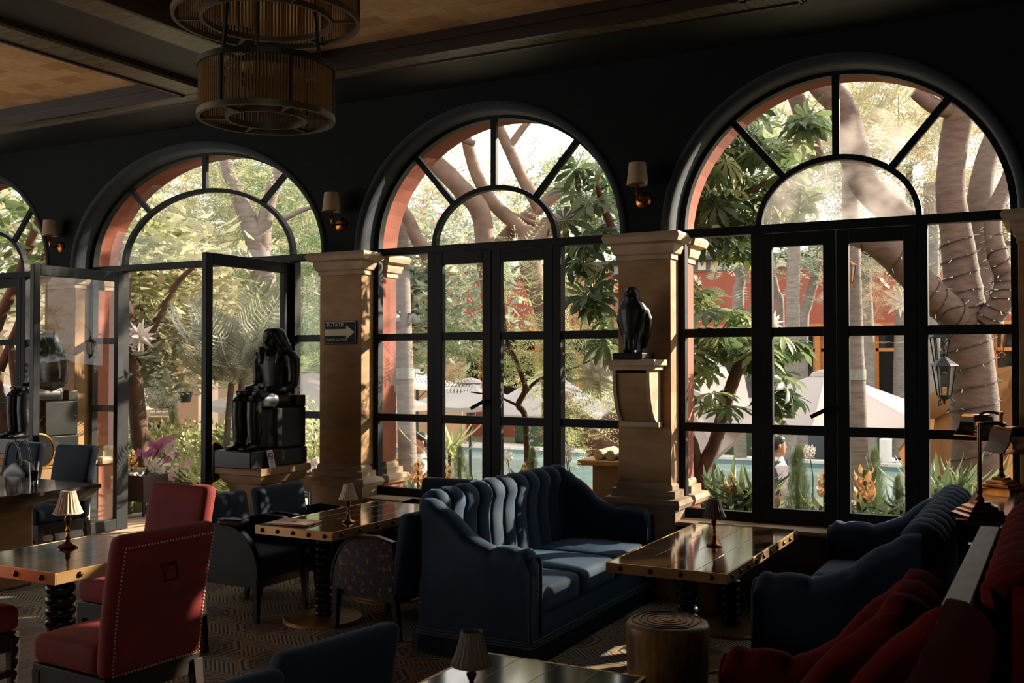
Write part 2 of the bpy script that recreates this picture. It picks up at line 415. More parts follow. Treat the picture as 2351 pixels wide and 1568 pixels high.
# ------------------------------------------------------------------ windows
FA, FB = 0.035, 0.045                             # bar half widths
def earc(c, a, b, y, w, d, n=30, t0=0.0, t1=pi):
    mb = MB(); rs = []
    for k in range(n + 1):
        t = t0 + (t1 - t0) * k / n
        rs.append([(c - (a - q) * cos(t), y + e, SPR + 0.03 + (b - q) * sin(t)) for q, e in ((0, -d), (w, -d), (w, d), (0, d))])
    return mb.rings(rs)
def pane(poly, y, name='pane', m='glass', parent=None):
    mb = MB(); n = len(poly)
    mb.add([(x, y, z) for x, z in poly], [tuple(range(n))])
    return mb.build(name, M[m], parent, smooth=False)
INN = [(0.62, 0.50), (1.15, 0.72), (0.605, 0.485), (0.572, 0.475)]
WLAB = ['far left arched window', 'open arched doorway', 'arched window behind the sofa', 'arched window by the big tree']
for i, (x0, x1) in enumerate(BAYS):
    c, a = (x0 + x1) / 2, (x1 - x0) / 2 - 0.005
    ia, ib = INN[i]; zb = SILL if i != 1 else 0.0
    W = thing('window_%d' % (i + 1), None, None, (0, 0, 0), kind='structure')
    FRM = M['frame']
    oa, ob = a, 1.085
    earc(c, oa, ob, YF, 0.045, 0.035, 40).build('arch_bar', FRM, W)
    earc(c, ia, ib, YF, 0.04, 0.03, 30).build('inner_arch_bar', FRM, W)
    for t in (pi / 2, pi * 0.27, pi * 0.73):
        p0 = V(c - (ia - 0.02) * cos(t), YF, SPR + 0.03 + (ib - 0.02) * sin(t)); p1 = V(c - (oa - 0.02) * cos(t), YF, SPR + 0.03 + (ob - 0.02) * sin(t))
        MB().bar(p0, p1, 0.05, 0.038, (0, 1, 0)).build('spoke', FRM, W)
    MB().box(x0, x1, YF - 0.04, YF + 0.04, SPR - 0.03, SPR + 0.035).build('transom', FRM, W, bevel=0.004)
    for sx_ in (-1, 1):
        xp = c + sx_ * ia
        MB().box(xp - 0.035, xp + 0.035, YF - 0.045, YF + 0.045, zb, SPR - 0.03).build('post', FRM, W, bevel=0.004)
        xe = x0 if sx_ < 0 else x1
        MB().box(min(xe, xe - sx_ * 0.05), max(xe, xe - sx_ * 0.05), YF - 0.035, YF + 0.035, zb, SPR - 0.03).build('jamb_bar', FRM, W)
        xa, xb = sorted((xp + sx_ * 0.035, xe - sx_ * 0.05))
        for z in (R1Z, R2Z):
            MB().box(xa, xb, YF - 0.03, YF + 0.03, z - 0.032, z + 0.032).build('glazing_bar', FRM, W)
        MB().box(xa, xb, YF - 0.03, YF + 0.03, zb, zb + 0.07).build('glazing_bar', FRM, W)
        for z0, z1 in ((zb + 0.07, R2Z - 0.032), (R2Z + 0.032, R1Z - 0.032), (R1Z + 0.032, SPR - 0.03)):
            pane([(xa, z0), (xb, z0), (xb, z1), (xa, z1)], YF, parent=W)
    def ep(A, B, t): return (c - A * cos(t), SPR + 0.03 + B * sin(t))
    ts = [0, pi * 0.27, pi * 0.5, pi * 0.73, pi]
    for k in range(4):
        t0, t1 = ts[k], ts[k + 1]
        poly = [ep(ia, ib, t0 + (t1 - t0) * q / 8) for q in range(9)] + [ep(oa - .02, ob - .02, t1 + (t0 - t1) * q / 10) for q in range(11)]
        pane(poly, YF, m='dusty' if (i == 3 and k == 2) else 'glass', parent=W)
    pane([ep(ia - .02, ib - .02, pi * q / 16) for q in range(17)], YF, m='dusty' if i == 3 else 'glass', parent=W)

def door_leaf(n, wd, zb, zt, rows, st=0.085):
    """local x from the hinge, 0..wd; glass in the plane y = 0"""
    D = thing('door_%d' % n, None, None, kind='structure')
    F = M['frame']; d = 0.028
    for xa, xb in ((0, st), (wd - st, wd)):
        MB().box(xa, xb, -d, d, zb, zt).build('stile', F, D, bevel=0.004)
    MB().box(st, wd - st, -d, d, zt - 0.10, zt).build('top_rail', F, D, bevel=0.004)
    MB().box(st, wd - st, -d, d, zb, zb + 0.11).build('bottom_rail', F, D, bevel=0.004)
    zs = [zb + 0.11] + sorted(rows) + [zt - 0.10]
    for z in rows: MB().box(st, wd - st, -0.022, 0.022, z - 0.034, z + 0.034).build('glazing_bar', F, D)
    for k in range(len(zs) - 1):
        z0 = zs[k] + (0.034 if k else 0); z1 = zs[k + 1] - (0.034 if k + 1 < len(zs) - 1 else 0)
        pane([(st, z0), (wd - st, z0), (wd - st, z1), (st, z1)], 0, parent=D)
    return D
dn = 0
for i in (0, 2, 3):
    c = (BAYS[i][0] + BAYS[i][1]) / 2; ia = INN[i][0] - 0.035
    for sx_ in (-1, 1):
        dn += 1
        D = door_leaf(dn, ia - 0.003, SILL + 0.005, SPR - 0.035, (R1Z, R2Z))
        D.location = (c + sx_ * ia, YF - 0.02, 0)
        if sx_ > 0: D.rotation_euler.z = pi
        else: pass
        if sx_ < 0:   # lever handle on the meeting stile
            MB().bar((ia - 0.04, -0.03, 1.42), (ia - 0.04, -0.07, 1.42), 0.02, 0.02).bar((ia - 0.035, -0.065, 1.425), (ia - 0.17, -0.075, 1.355), 0.028, 0.014, (0, 1, 0)).build('handle', M['black'], D)
for sx_, nm in ((-1, 7), (1, 8)):
    c = (BAYS[1][0] + BAYS[1][1]) / 2
    D = door_leaf(nm, 1.08, 0.02, SPR - 0.045, (), 0.075)
    xh = c + sx_ * (INN[1][0] - 0.04)
    D.location = (xh, YF - 0.06, 0)
    D.rotation_euler.z = -pi / 2 + (0.03 if sx_ < 0 else 0.02)
    # half-round pull on the free stile, brass rimmed
    mb = MB(); R = 0.15
    out = [(1.04 - R * sin(pi * k / 20), 0.90 + R * cos(pi * k / 20)) for k in range(21)]
    P = MB().prism(out, 1, 0.05, 0.075).build('pull', M['black'], D)
    MB().tube([V(1.04 - (R + 0.012) * sin(pi * k / 20), 0.062, 0.90 + (R + 0.012) * cos(pi * k / 20)) for k in range(21)], 0.012, 8).build('rim', M['oldbrass'], P)
    MB().box(1.0, 1.03, 0.02, 0.06, 0.80, 0.83).box(1.0, 1.03, 0.02, 0.06, 0.97, 1.0).build('bracket', M['black'], D)

# ------------------------------------------------------------------ other walls, with unseen side openings added to let in fill light
tag(MB().box(XL - 0.2, XL, YB, -4.9, 0, ZC).box(XL - 0.2, XL, 4.6, YE1, 0, ZC).box(XL - 0.2, XL, -4.9, 4.6, 3.85, ZC).build('wall_left', M['wall'], smooth=False), kind='structure')
tag(MB().box(XR, XR + 0.2, YB, -4.6, 0, ZC).box(XR, XR + 0.2, -1.9, YE1, 0, ZC).box(XR, XR + 0.2, -4.6, -1.9, 3.7, ZC).build('wall_right', M['wall'], smooth=False), kind='structure')
bw = MB(); xs = [XL]
OPEN = []
for a_, b_ in OPEN: xs += [a_, b_]
xs.append(XR)
for k in range(0, len(xs), 2): bw.box(xs[k], xs[k + 1], YB - 0.3, YB, 0, ZC)
for a_, b_ in OPEN:
    bw.box(a_, b_, YB - 0.3, YB, 3.7, ZC)
tag(bw.build('wall_back', M['wall'], smooth=False), kind='structure')

# ------------------------------------------------------------------ floor: patterned carpet, boards on the left
def carpet():
    m = bpy.data.materials.new('patterned_carpet'); m.use_nodes = True
    n = m.node_tree; L = n.links; b = n.nodes['Principled BSDF']; b.inputs['Roughness'].default_value = 0.8; b.inputs['Specular IOR Level'].default_value = 0.25
    tcn = n.nodes.new('ShaderNodeTexCoord'); sp = n.nodes.new('ShaderNodeSeparateXYZ'); L.new(tcn.outputs['Object'], sp.inputs[0])
    def mth(op, a, b_=None, c_=None):
        q = n.nodes.new('ShaderNodeMath'); q.operation = op
        for k, x in enumerate((a, b_, c_)):
            if x is None: continue
            if isinstance(x, (int, float)): q.inputs[k].default_value = x
            else: L.new(x, q.inputs[k])
        return q.outputs[0]
    S = 1 / 0.62
    X = mth('MULTIPLY', sp.outputs[0], S); Y = mth('MULTIPLY', sp.outputs[1], S)
    fx = mth('ABSOLUTE', mth('SUBTRACT', mth('FRACT', X), 0.5)); fy = mth('ABSOLUTE', mth('SUBTRACT', mth('FRACT', Y), 0.5))
    octa = mth('MAXIMUM', mth('MAXIMUM', fx, fy), mth('MULTIPLY', mth('ADD', fx, fy), 0.707))     # octagon distance
    rings_ = mth('SINE', mth('MULTIPLY', octa, 95.0))
    edge = mth('LESS_THAN', mth('ABSOLUTE', mth('SUBTRACT', octa, 0.40)), 0.022)
    edge2 = mth('LESS_THAN', mth('ABSOLUTE', mth('SUBTRACT', octa, 0.30)), 0.012)
    star = mth('SINE', mth('MULTIPLY', mth('ARCTAN2', mth('SUBTRACT', mth('FRACT', Y), 0.5), mth('SUBTRACT', mth('FRACT', X), 0.5)), 8.0))
    inner = mth('LESS_THAN', octa, mth('ADD', 0.2, mth('MULTIPLY', star, 0.05)))
    wz = n.nodes.new('ShaderNodeTexVoronoi'); wz.inputs['Scale'].default_value = 60; wz.feature = 'DISTANCE_TO_EDGE'; L.new(tcn.outputs['Object'], wz.inputs['Vector'])
    maze = mth('LESS_THAN', wz.outputs['Distance'], 0.12)
    zig = mth('GREATER_THAN', mth('SINE', mth('MULTIPLY', mth('ADD', X, mth('PINGPONG', Y, 0.25)), 110.0)), 0.2)
    big = n.nodes.new('ShaderNodeTexNoise'); big.inputs['Scale'].default_value = 0.9; L.new(tcn.outputs['Object'], big.inputs['Vector'])
    def mix(f, A, B):
        q = n.nodes.new('ShaderNodeMix'); q.data_type = 'RGBA'
        L.new(f, q.inputs[0])
        for s_, v_ in ((6, A), (7, B)):
            if isinstance(v_, tuple): q.inputs[s_].default_value = v_
            else: L.new(v_, q.inputs[s_])
        return q.outputs[2]
    base = mix(big.outputs['Fac'], srgb(184, 154, 116), srgb(156, 152, 138))
    dark = mix(big.outputs['Fac'], srgb(82, 68, 54), srgb(68, 78, 78))
    col = mix(zig, base, dark)
    col = mix(mth('LESS_THAN', octa, 0.40), col, mix(mth('GREATER_THAN', rings_, 0.1), base, dark))
    col = mix(mth('MULTIPLY', mth('LESS_THAN', octa, 0.30), maze), col, dark)
    col = mix(inner, col, mix(maze, srgb(150, 108, 70), srgb(60, 70, 76)))
    col = mix(edge, col, srgb(156, 126, 86)); col = mix(edge2, col, srgb(150, 122, 86))
    L.new(col, b.inputs['Base Color'])
    return m
M['carpet'] = carpet()
M['board'] = mat('worn_floor_board', srgb(150, 116, 84), 0.42, noise=(3, srgb(108, 82, 58), 6, (10, 1, 1)))
M['board2'] = mat('worn_floor_board_dark', srgb(120, 98, 76), 0.42, noise=(3, srgb(86, 68, 52), 6, (10, 1, 1)))
FL = tag(MB().box(XL, XR, YB, YE0, -0.12, 0.0).build('floor', M['carpet'], smooth=False), kind='structure')
bm0 = MB().box(-0.062, 0.062, -0.95, 0.95, 0.0, 0.012).mesh('floor_board', M['board'], smooth=False)
bm1 = MB().box(-0.062, 0.062, -0.95, 0.95, 0.0, 0.012).mesh('floor_board_b', M['board2'], smooth=False)
for i in range(22):
    for j in range(2):
        o = inst('board', random.choice((bm0, bm1)), FL, (-4.62 - 0.128 * i, 1.60 + 1.905 * j, 0.0))
MB().box(-4.55, -4.47, 0.65, 4.47, 0.0, 0.013).box(-7.45, -4.55, 4.46, 4.54, 0.0, 0.013).build('threshold_strip', mat('steel_floor_strip', srgb(120, 118, 110), 0.45, 0.3), FL)

# ------------------------------------------------------------------ ceiling: coffers with oak planks, moulding and veneer squares
CE = tag(MB().box(XL, XR, YB, YE0, ZC + 0.16, ZC + 0.3).build('ceiling', M['soffit'], smooth=False), kind='structure')
# coffer panels (x0, x1, y0, y1)
COF = [(-10.1, -6.56, 3.1, 6.24), (-5.22, -1.76, 3.1, 6.24)]
PK = 0.31
def soff(x0, x1, y0, y1): MB().box(x0, x1, y0, y1, ZC, ZC + 0.16).build('soffit', M['soffit'], CE, smooth=False)
soff(XL, XR, 6.24 + PK, YI); soff(XL, XR, YB, 3.1 - PK)
soff(XL, -10.1 - PK, 3.1 - PK, 6.24 + PK); soff(-6.56 + PK, -5.22 - PK, 3.1 - PK, 6.24 + PK); soff(-1.76 + PK, XR, 3.1 - PK, 6.24 + PK)
sq = [MB().box(-0.119, 0.119, -0.079, 0.079, 0, 0.006).mesh('veneer_square', m, smooth=False) for m in CT]
for ci, (x0, x1, y0, y1) in enumerate(COF):
    zt = ZC - 0.05
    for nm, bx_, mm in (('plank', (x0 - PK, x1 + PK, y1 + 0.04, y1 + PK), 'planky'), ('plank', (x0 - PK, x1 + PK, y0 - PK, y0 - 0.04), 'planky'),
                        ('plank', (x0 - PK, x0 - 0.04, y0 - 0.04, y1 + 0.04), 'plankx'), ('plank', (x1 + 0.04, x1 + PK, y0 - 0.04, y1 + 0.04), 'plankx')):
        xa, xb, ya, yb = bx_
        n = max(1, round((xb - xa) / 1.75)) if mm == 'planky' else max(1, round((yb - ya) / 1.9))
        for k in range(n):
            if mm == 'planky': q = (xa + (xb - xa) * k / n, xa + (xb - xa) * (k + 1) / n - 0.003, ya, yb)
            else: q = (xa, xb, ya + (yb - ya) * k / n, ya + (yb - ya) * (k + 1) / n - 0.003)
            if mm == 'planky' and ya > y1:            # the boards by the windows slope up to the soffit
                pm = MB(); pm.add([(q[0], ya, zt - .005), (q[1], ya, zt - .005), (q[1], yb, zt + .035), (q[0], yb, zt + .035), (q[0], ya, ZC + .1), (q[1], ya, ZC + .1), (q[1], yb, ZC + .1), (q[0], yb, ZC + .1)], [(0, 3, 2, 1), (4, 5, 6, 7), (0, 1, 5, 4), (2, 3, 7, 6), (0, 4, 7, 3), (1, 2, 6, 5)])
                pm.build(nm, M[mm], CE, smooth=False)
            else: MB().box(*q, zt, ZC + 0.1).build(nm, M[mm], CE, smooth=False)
    mo = MB()
    for o, za, zb_ in ((0.04, zt - 0.012, ZC + 0.14), (0.012, ZC + 0.02, ZC + 0.15)):
        mo.box(x0 - o, x1 + o, y1 + o - 0.035, y1 + o, za, zb_); mo.box(x0 - o, x1 + o, y0 - o, y0 - o + 0.035, za, zb_)
        mo.box(x0 - o, x0 - o + 0.035, y0 - o, y1 + o, za, zb_); mo.box(x1 + o - 0.035, x1 + o, y0 - o, y1 + o, za, zb_)
    mo.build('moulding', M['mould'], CE, smooth=False)
    mo = MB()
    for o, za in ((PK + 0.02, ZC - 0.03), (PK + 0.035, ZC - 0.015)):
        mo.box(x0 - o, x1 + o, y1 + o - 0.02, y1 + o, za, ZC + 0.01); mo.box(x0 - o, x1 + o, y0 - o, y0 - o + 0.02, za, ZC + 0.01)
        mo.box(x0 - o, x0 - o + 0.02, y0 - o, y1 + o, za, ZC + 0.01); mo.box(x1 + o - 0.02, x1 + o, y0 - o, y1 + o, za, ZC + 0.01)
    mo.build('outer_moulding', M['mould'], CE, smooth=False)
    r_ = 0
    y = y1 - 0.08
    cnt = 0
    while y > y0:
        x = (x1 - 0.12) if ci == 0 else (x1 - 0.12)
        x -= (0.12 if r_ % 2 else 0)
        while x > x0:
            if cnt < 148:
                inst('veneer_square', random.choice(sq), CE, (x, y, ZC + 0.09)); cnt += 1
            else:
                break
            x -= 0.24
        if cnt >= 148: break
        y -= 0.16; r_ += 1
    ylast = y
    if ylast > y0:
        mb = MB(); yy = ylast
        while yy > y0:
            x = x1 - 0.12
            while x > x0:
                mb.box(x - 0.119, x + 0.119, yy - 0.079, yy + 0.079, ZC + 0.09, ZC + 0.096, random.randrange(4)); x -= 0.24
            yy -= 0.16
        tag(mb.build('veneer_squares', CT, CE, smooth=False), kind='stuff')
# ================================================================== furniture
# ---- tables with brass bound tops on bobbin-turned columns
stud_mesh = MB().lathe([(0.0155, 0.0), (0.0155, 0.003), (0.012, 0.009), (0.006, 0.0125), (0.0008, 0.0135)], 10).mesh('stud', M['bronze'])
def bobbin(h, r, n):
    prof = [(r * 0.72, 0.0)]
    for i in range(n):
        z0 = h * i / n; dz = h / n
        for k in range(7):
            a = pi * k / 6
            prof.append((r * (0.66 + 0.34 * sin(a)), z0 + dz * (0.5 - 0.5 * cos(a)) * 0.999 + 1e-4))
    return MB().lathe(prof, 20)
def table(label, x0, x1, y0, y1, H, cols, nx, ny, cr=0.055, boards=5, group='brass bound tables', base_r=0.27, plank_axis=1, only=None):
    cx, cy_ = (x0 + x1) / 2, (y0 + y1) / 2; hx, hy = (x1 - x0) / 2, (y1 - y0) / 2; th = 0.058
    t = thing('table', label, 'table', (cx, cy_, 0), group=group)
    e = 0.012
    top = thing('table_top', None, None); top.parent = t
    bw_ = 2 * (hx - e) / boards
    for k in range(boards):
        xa = -hx + e + bw_ * k
        MB().box(xa + 0.0008, xa + bw_ - 0.0008, -hy + e, hy - e, H - th, H - 0.001).build('board', M['topwood'], top, bevel=0.0012, seg=1)
    for nm, q in (('a', (-hx, hx, -hy, -hy + e)), ('b', (-hx, hx, hy - e, hy)), ('c', (-hx, -hx + e, -hy + e, hy - e)), ('d', (hx - e, hx, -hy + e, hy - e))):
        MB().box(*q, H - th, H).build('brass_band', M['brass'], t, bevel=0.0015)
    for k in range(nx):
        xx = -hx + (k + 0.5) * 2 * hx / nx
        for sy in (-1, 1): inst('stud', stud_mesh, t, (xx, sy * hy, H - th / 2), (pi / 2 * (1 if sy < 0 else -1), 0, 0))
    for k in range(ny):
        yy = -hy + (k + 0.5) * 2 * hy / ny
        for sx_ in (-1, 1): inst('stud', stud_mesh, t, (sx_ * hx, yy, H - th / 2), (0, pi / 2 * sx_, 0))
    for (px_, py_) in cols:
        n = max(5, round((H - th - 0.03) / (cr * 0.78)))
        bobbin(H - th - 0.025, cr, n).build('column', M['black'], t, (px_ - cx, py_ - cy_, 0.025), ang=60)
        MB().lathe([(base_r, 0.0), (base_r, 0.012), (base_r - 0.008, 0.02), (cr * 1.5, 0.026), (cr * 1.3, 0.03)], 40).build('base_plate', M['brass'], t, (px_ - cx, py_ - cy_, 0))
    return t
table('brass bound low table between the two blue sofas', -2.35, -1.63, 5.52, 7.22, 0.585, [(-1.95, 5.80), (-1.93, 6.62)], 4, 10, 0.062, 4)
table('brass bound dining table with a closed laptop on it', -4.78, -4.13, 5.25, 6.62, 0.655, [(-4.44, 5.55), (-4.44, 6.32)], 5, 7, 0.062, 4)
table('brass bound dining table amid the red chairs', -5.02, -4.26, 3.30, 4.16, 0.735, [(-4.55, 3.56)], 4, 3, 0.075, 4)
table('dark glossy brass edged table cut by the bottom edge of the picture', -1.94, -1.28, 2.05, 3.36, 0.66, [(-1.6, 2.5)], 5, 7, 0.06, 4)

# ---- small table lamps with pleated shades
def lamp_mesh():
    pf = [(0.046, 0.0), (0.048, 0.006), (0.040, 0.012), (0.026, 0.018), (0.016, 0.026), (0.011, 0.038), (0.016, 0.046), (0.010, 0.056), (0.008, 0.075), (0.013, 0.082), (0.009, 0.092), (0.008, 0.112), (0.013, 0.122), (0.017, 0.130), (0.018, 0.140), (0.011, 0.150), (0.009, 0.172)]
    sh = MB(); rs = []
    for r, z in ((0.066, 0.168), (0.063, 0.172), (0.050, 0.205), (0.040, 0.24), (0.034, 0.268), (0.034, 0.272)):
        rs.append([(r * (1 + 0.075 * (j % 2)) * cos(2 * pi * j / 44), r * (1 + 0.075 * (j % 2)) * sin(2 * pi * j / 44), z) for j in range(44)])
    sh.rings(rs, caps=False)
    inn = [[(x * 0.95, y * 0.95, z) for x, y, z in r] for r in rs]; sh.rings(inn[::-1], caps=False)
    rim = MB().lathe([(0.0655, 0.163), (0.0690, 0.165), (0.0690, 0.171), (0.0655, 0.172)], 44, caps=False)
    rim2 = MB().lathe([(0.034, 0.268), (0.0365, 0.269), (0.0365, 0.275), (0.033, 0.276), (0.031, 0.270)], 30, caps=False)
    return MB().lathe(pf, 18).mesh('lamp_base', M['oldbrass']), sh.mesh('lamp_shade', M['pleat'], ang=20), rim.mesh('shade_trim', M['pleat']), rim2.mesh('shade_trim', M['pleat'])
lm = lamp_mesh()
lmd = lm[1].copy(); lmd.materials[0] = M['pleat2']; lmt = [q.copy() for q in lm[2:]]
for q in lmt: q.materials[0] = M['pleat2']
def lamp(loc, label, sc=1.0, dark=False):
    t = thing('table_lamp', label, 'lamp', loc, group='pleated table lamps'); t.scale = (sc,) * 3
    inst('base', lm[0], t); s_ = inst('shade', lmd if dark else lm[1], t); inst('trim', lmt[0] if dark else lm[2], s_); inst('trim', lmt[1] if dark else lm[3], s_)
lamp((-4.30, 5.64, 0.655), 'small brass lamp with pleated shade on the laptop table', 0.95)
lamp((-4.80, 3.80, 0.735), 'small brass lamp with sunlit pleated shade among the red chairs', 1.12)
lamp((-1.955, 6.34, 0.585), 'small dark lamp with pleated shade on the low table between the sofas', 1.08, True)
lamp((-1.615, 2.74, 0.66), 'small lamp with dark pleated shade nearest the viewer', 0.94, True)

# ---- closed laptop
t = thing('laptop', 'closed rose gold laptop lying on the dining table', 'laptop', (-4.585, 5.42, 0.656), radians(8))
rg = mat('rose_gold_aluminium', srgb(214, 168, 138), 0.35, 0.7)
MB().rbox(-0.15, 0.15, -0.105, 0.105, 0.0, 0.0075, 0.0035, 2).build('base', rg, t)
ld = MB().rbox(-0.15, 0.15, -0.105, 0.105, 0.0085, 0.0145, 0.003, 2).build('lid', rg, t)
lg = [(0.018 * cos(a) * (1 - 0.12 * max(0, cos(2 * a - 1.2))), 0.019 * sin(a)) for a in [2 * pi * k / 20 for k in range(20)]]
MB().prism(lg, 2, 0.0145, 0.0149).prism([(0.003, 0.02), (0.011, 0.026), (0.010, 0.032), (0.003, 0.027)], 2, 0.0145, 0.0149).build('emblem', M['black'], ld)

# ---- red dining chairs with nail trim
def taper(x, y, z0, z1, w0, w1, dx=0, dy=0): return MB().bar((x + dx, y + dy, z0), (x, y, z1), w0, w0, (0, 1, 0), w1=w1, h1=w1)
nail = MB().lathe([(0.0055, 0), (0.004, 0.003), (0.0005, 0.0042)], 7).mesh('nail', mat('silvered_nail', srgb(214, 190, 160), 0.3, 0.8))
def red_chair(label, loc, rz, H=1.0, m='red', parts=True, sh=0.5, W=0.25):
    """faces -y locally, back at +y"""
    t = thing('dining_chair', label, 'chair', loc, rz, 'red velvet dining chairs' if m == 'red' else 'blue velvet dining chairs')
    zb = sh - 0.14
    back = lambda p: [p[0] * (1 - 0.06 * max(0, (0.75 - p[2])) ), p[1] + 0.10 * (max(0.0, p[2] - zb) / (H - zb)) ** 1.5, p[2]]
    B = MB().rbox(-W, W, 0.17, 0.27, zb, H, 0.045, 8, fn=back).build('backrest', M[m], t, weld=True, ang=60)
    MB().rbox(-W + 0.01, W - 0.01, -0.27, 0.19, sh - 0.13, sh, 0.04, 8, puff=0.025).build('seat', M[m], t, weld=True, ang=60)
    MB().box(-W + 0.012, W - 0.012, -0.26, 0.25, zb - 0.085, zb + 0.01).build('seat_frame', M['darkwood'], t, bevel=0.004)
    for sx_ in (-1, 1):
        taper(sx_ * (W - 0.032), -0.235, 0, zb - 0.02, 0.032, 0.052).build('leg', M['darkwood'], t, bevel=0.003)
        taper(sx_ * (W - 0.032), 0.235, 0, zb - 0.02, 0.034, 0.055, 0, 0.05).build('leg', M['darkwood'], t, bevel=0.003)
        MB().bar((sx_ * (W - 0.032), -0.23, 0.16), (sx_ * (W - 0.032), 0.25, 0.16), 0.026, 0.034).build('stretcher', M['darkwood'], t)
    MB().bar((-W + 0.04, 0.0, 0.16), (W - 0.04, 0.0, 0.16), 0.026, 0.034).build('stretcher', M['darkwood'], t)
    if parts:
        nm = MB()
        def nl(x, z):
            p = back([x, 0.2705, z]); n0 = len(nm.v)
            nm.lathe([(0.0055, 0), (0.0042, 0.003), (0.0006, 0.0044)], 6)
            for k in range(n0, len(nm.v)):
                a, b_, c_ = nm.v[k]; nm.v[k] = (p[0] + a, p[1] + c_ - 0.001, p[2] + b_)
        for k in range(30): nl(-W + 0.03 + (2 * W - 0.06) * k / 29, H - 0.055); nl(-W + 0.03 + (2 * W - 0.06) * k / 29, zb + 0.02)
        for k in range(1, 32):
            for sx_ in (-1, 1): nl(sx_ * (W - 0.03), H - 0.055 - (H - 0.075 - zb) * k / 32)
        tag(nm.build('nail_trim', nail.materials[0], B), kind='stuff')
        p = back([0, 0.272, H - 0.19])
        pl = MB().box(-0.045, 0.045, p[1] - 0.005, p[1] + 0.006, p[2] + 0.02, p[2] + 0.035).build('pull_plate', M['oldbrass'], B)
        q = p[1] + 0.016
        MB().tube([V(-0.035, q, p[2] + 0.025), V(-0.035, q + 0.012, p[2] - 0.04), V(0.035, q + 0.012, p[2] - 0.04), V(0.035, q, p[2] + 0.025)], 0.006, 6).build('pull', M['oldbrass'], B)
    return t
red_chair('red velvet chair in front, its nail trimmed back turned to us', (-3.90, 3.37, 0), -pi / 2 - 0.05, 1.0, W=0.275)
red_chair('red velvet chair at the far end of the red dining table', (-4.78, 4.30, 0), 0.0, 1.0)
red_chair('red velvet chair of which only the seat shows at the left edge', (-4.97, 3.20, 0), pi, 1.0)

# ---- blue armchairs with arched side panels
def arm_chair(label, loc, rz, side='black', H=0.80, m='navy', W=0.27):
    """faces -y locally"""
    t = thing('armchair', label, 'armchair', loc, rz, 'blue velvet armchairs')
    back = lambda p: [p[0], p[1] + 0.09 * max(0, (p[2] - 0.3)) / 0.5, p[2]]
    MB().rbox(-W, W, 0.20, 0.29, 0.26, H, 0.035, 7, fn=back).build('backrest', M[m], t, weld=True, ang=60)
    MB().rbox(-W + 0.04, W - 0.04, -0.27, 0.22, 0.27, 0.44, 0.035, 7, puff=0.02).build('seat', M[m], t, weld=True, ang=60)
    prof = []                                        # arched outline in (y, z)
    for k in range(15):
        a = pi * 0.5 * k / 14
        prof.append((-0.285 + 0.26 * (1 - cos(a)), 0.30 + 0.32 * sin(a)))
    prof += [(0.10, 0.625), (0.24, 0.60)]
    outline = prof + [(0.26, 0.27), (-0.285, 0.27)]
    for sx_ in (-1, 1):
        xa, xb = sorted((sx_ * (W - 0.035), sx_ * (W + 0.0)))
        P = MB().prism(outline, 0, xa, xb).build('side_panel', M[side], t)
        mb = MB(); rs = []
        for k, (y, z) in enumerate(prof):
            y2, z2 = prof[min(k + 1, len(prof) - 1)]; y1_, z1_ = prof[max(k - 1, 0)]
            ty, tz = y2 - y1_, z2 - z1_; L_ = sqrt(ty * ty + tz * tz); ny_, nz_ = -tz / L_, ty / L_
            rs.append([(xa - 0.006, y, z), (xb + 0.006, y, z), (xb + 0.006, y + ny_ * 0.016, z + nz_ * 0.016), (xa - 0.006, y + ny_ * 0.016, z + nz_ * 0.016)])
        mb.rings(rs).build('arm_rest', M['black'], P, bevel=0.003)
        taper(sx_ * (W - 0.022), -0.262, 0, 0.29, 0.028, 0.048, 0, -0.01).build('leg', M['darkwood'], t, bevel=0.003)
        taper(sx_ * (W - 0.022), 0.235, 0, 0.29, 0.028, 0.046, 0, 0.05).build('leg', M['darkwood'], t, bevel=0.003)
    MB().box(-W + 0.03, W - 0.03, -0.265, 0.24, 0.225, 0.285).build('seat_frame', M['darkwood'], t, bevel=0.003)
    return t
arm_chair('dark blue armchair with a clutch bag on its arm', (-5.03, 5.50, 0), pi / 2)
arm_chair('dark blue armchair next to the statue pedestal', (-5.03, 6.14, 0), pi / 2)
arm_chair('burl sided armchair nearest the blue sofa corner', (-3.92, 5.62, 0), -pi / 2 - 0.12, 'burl')
arm_chair('burl sided armchair tucked deeper behind the blue sofa', (-3.94, 6.26, 0), -pi / 2 - 0.05, 'burl')
arm_chair('dark blue armchair at the far end of the laptop table', (-4.42, 6.86, 0), 0.03, H=0.79)
arm_chair('dark blue chair back in front of the nearest lamp table', (-2.48, 2.82, 0), -pi / 2 - 0.16, H=0.83)
arm_chair('dark blue chair back barely showing at the bottom edge', (-2.47, 2.20, 0), -pi / 2 - 0.16, H=0.83)
red_chair('tall dark blue chair behind the live edge table, left of the handbag', (-8.56, 6.0, 0), 0.0, 1.0, 'navy', False)
red_chair('tall dark blue chair behind the live edge table, right of the handbag', (-7.86, 6.0, 0), 0.0, 1.0, 'navy', False)

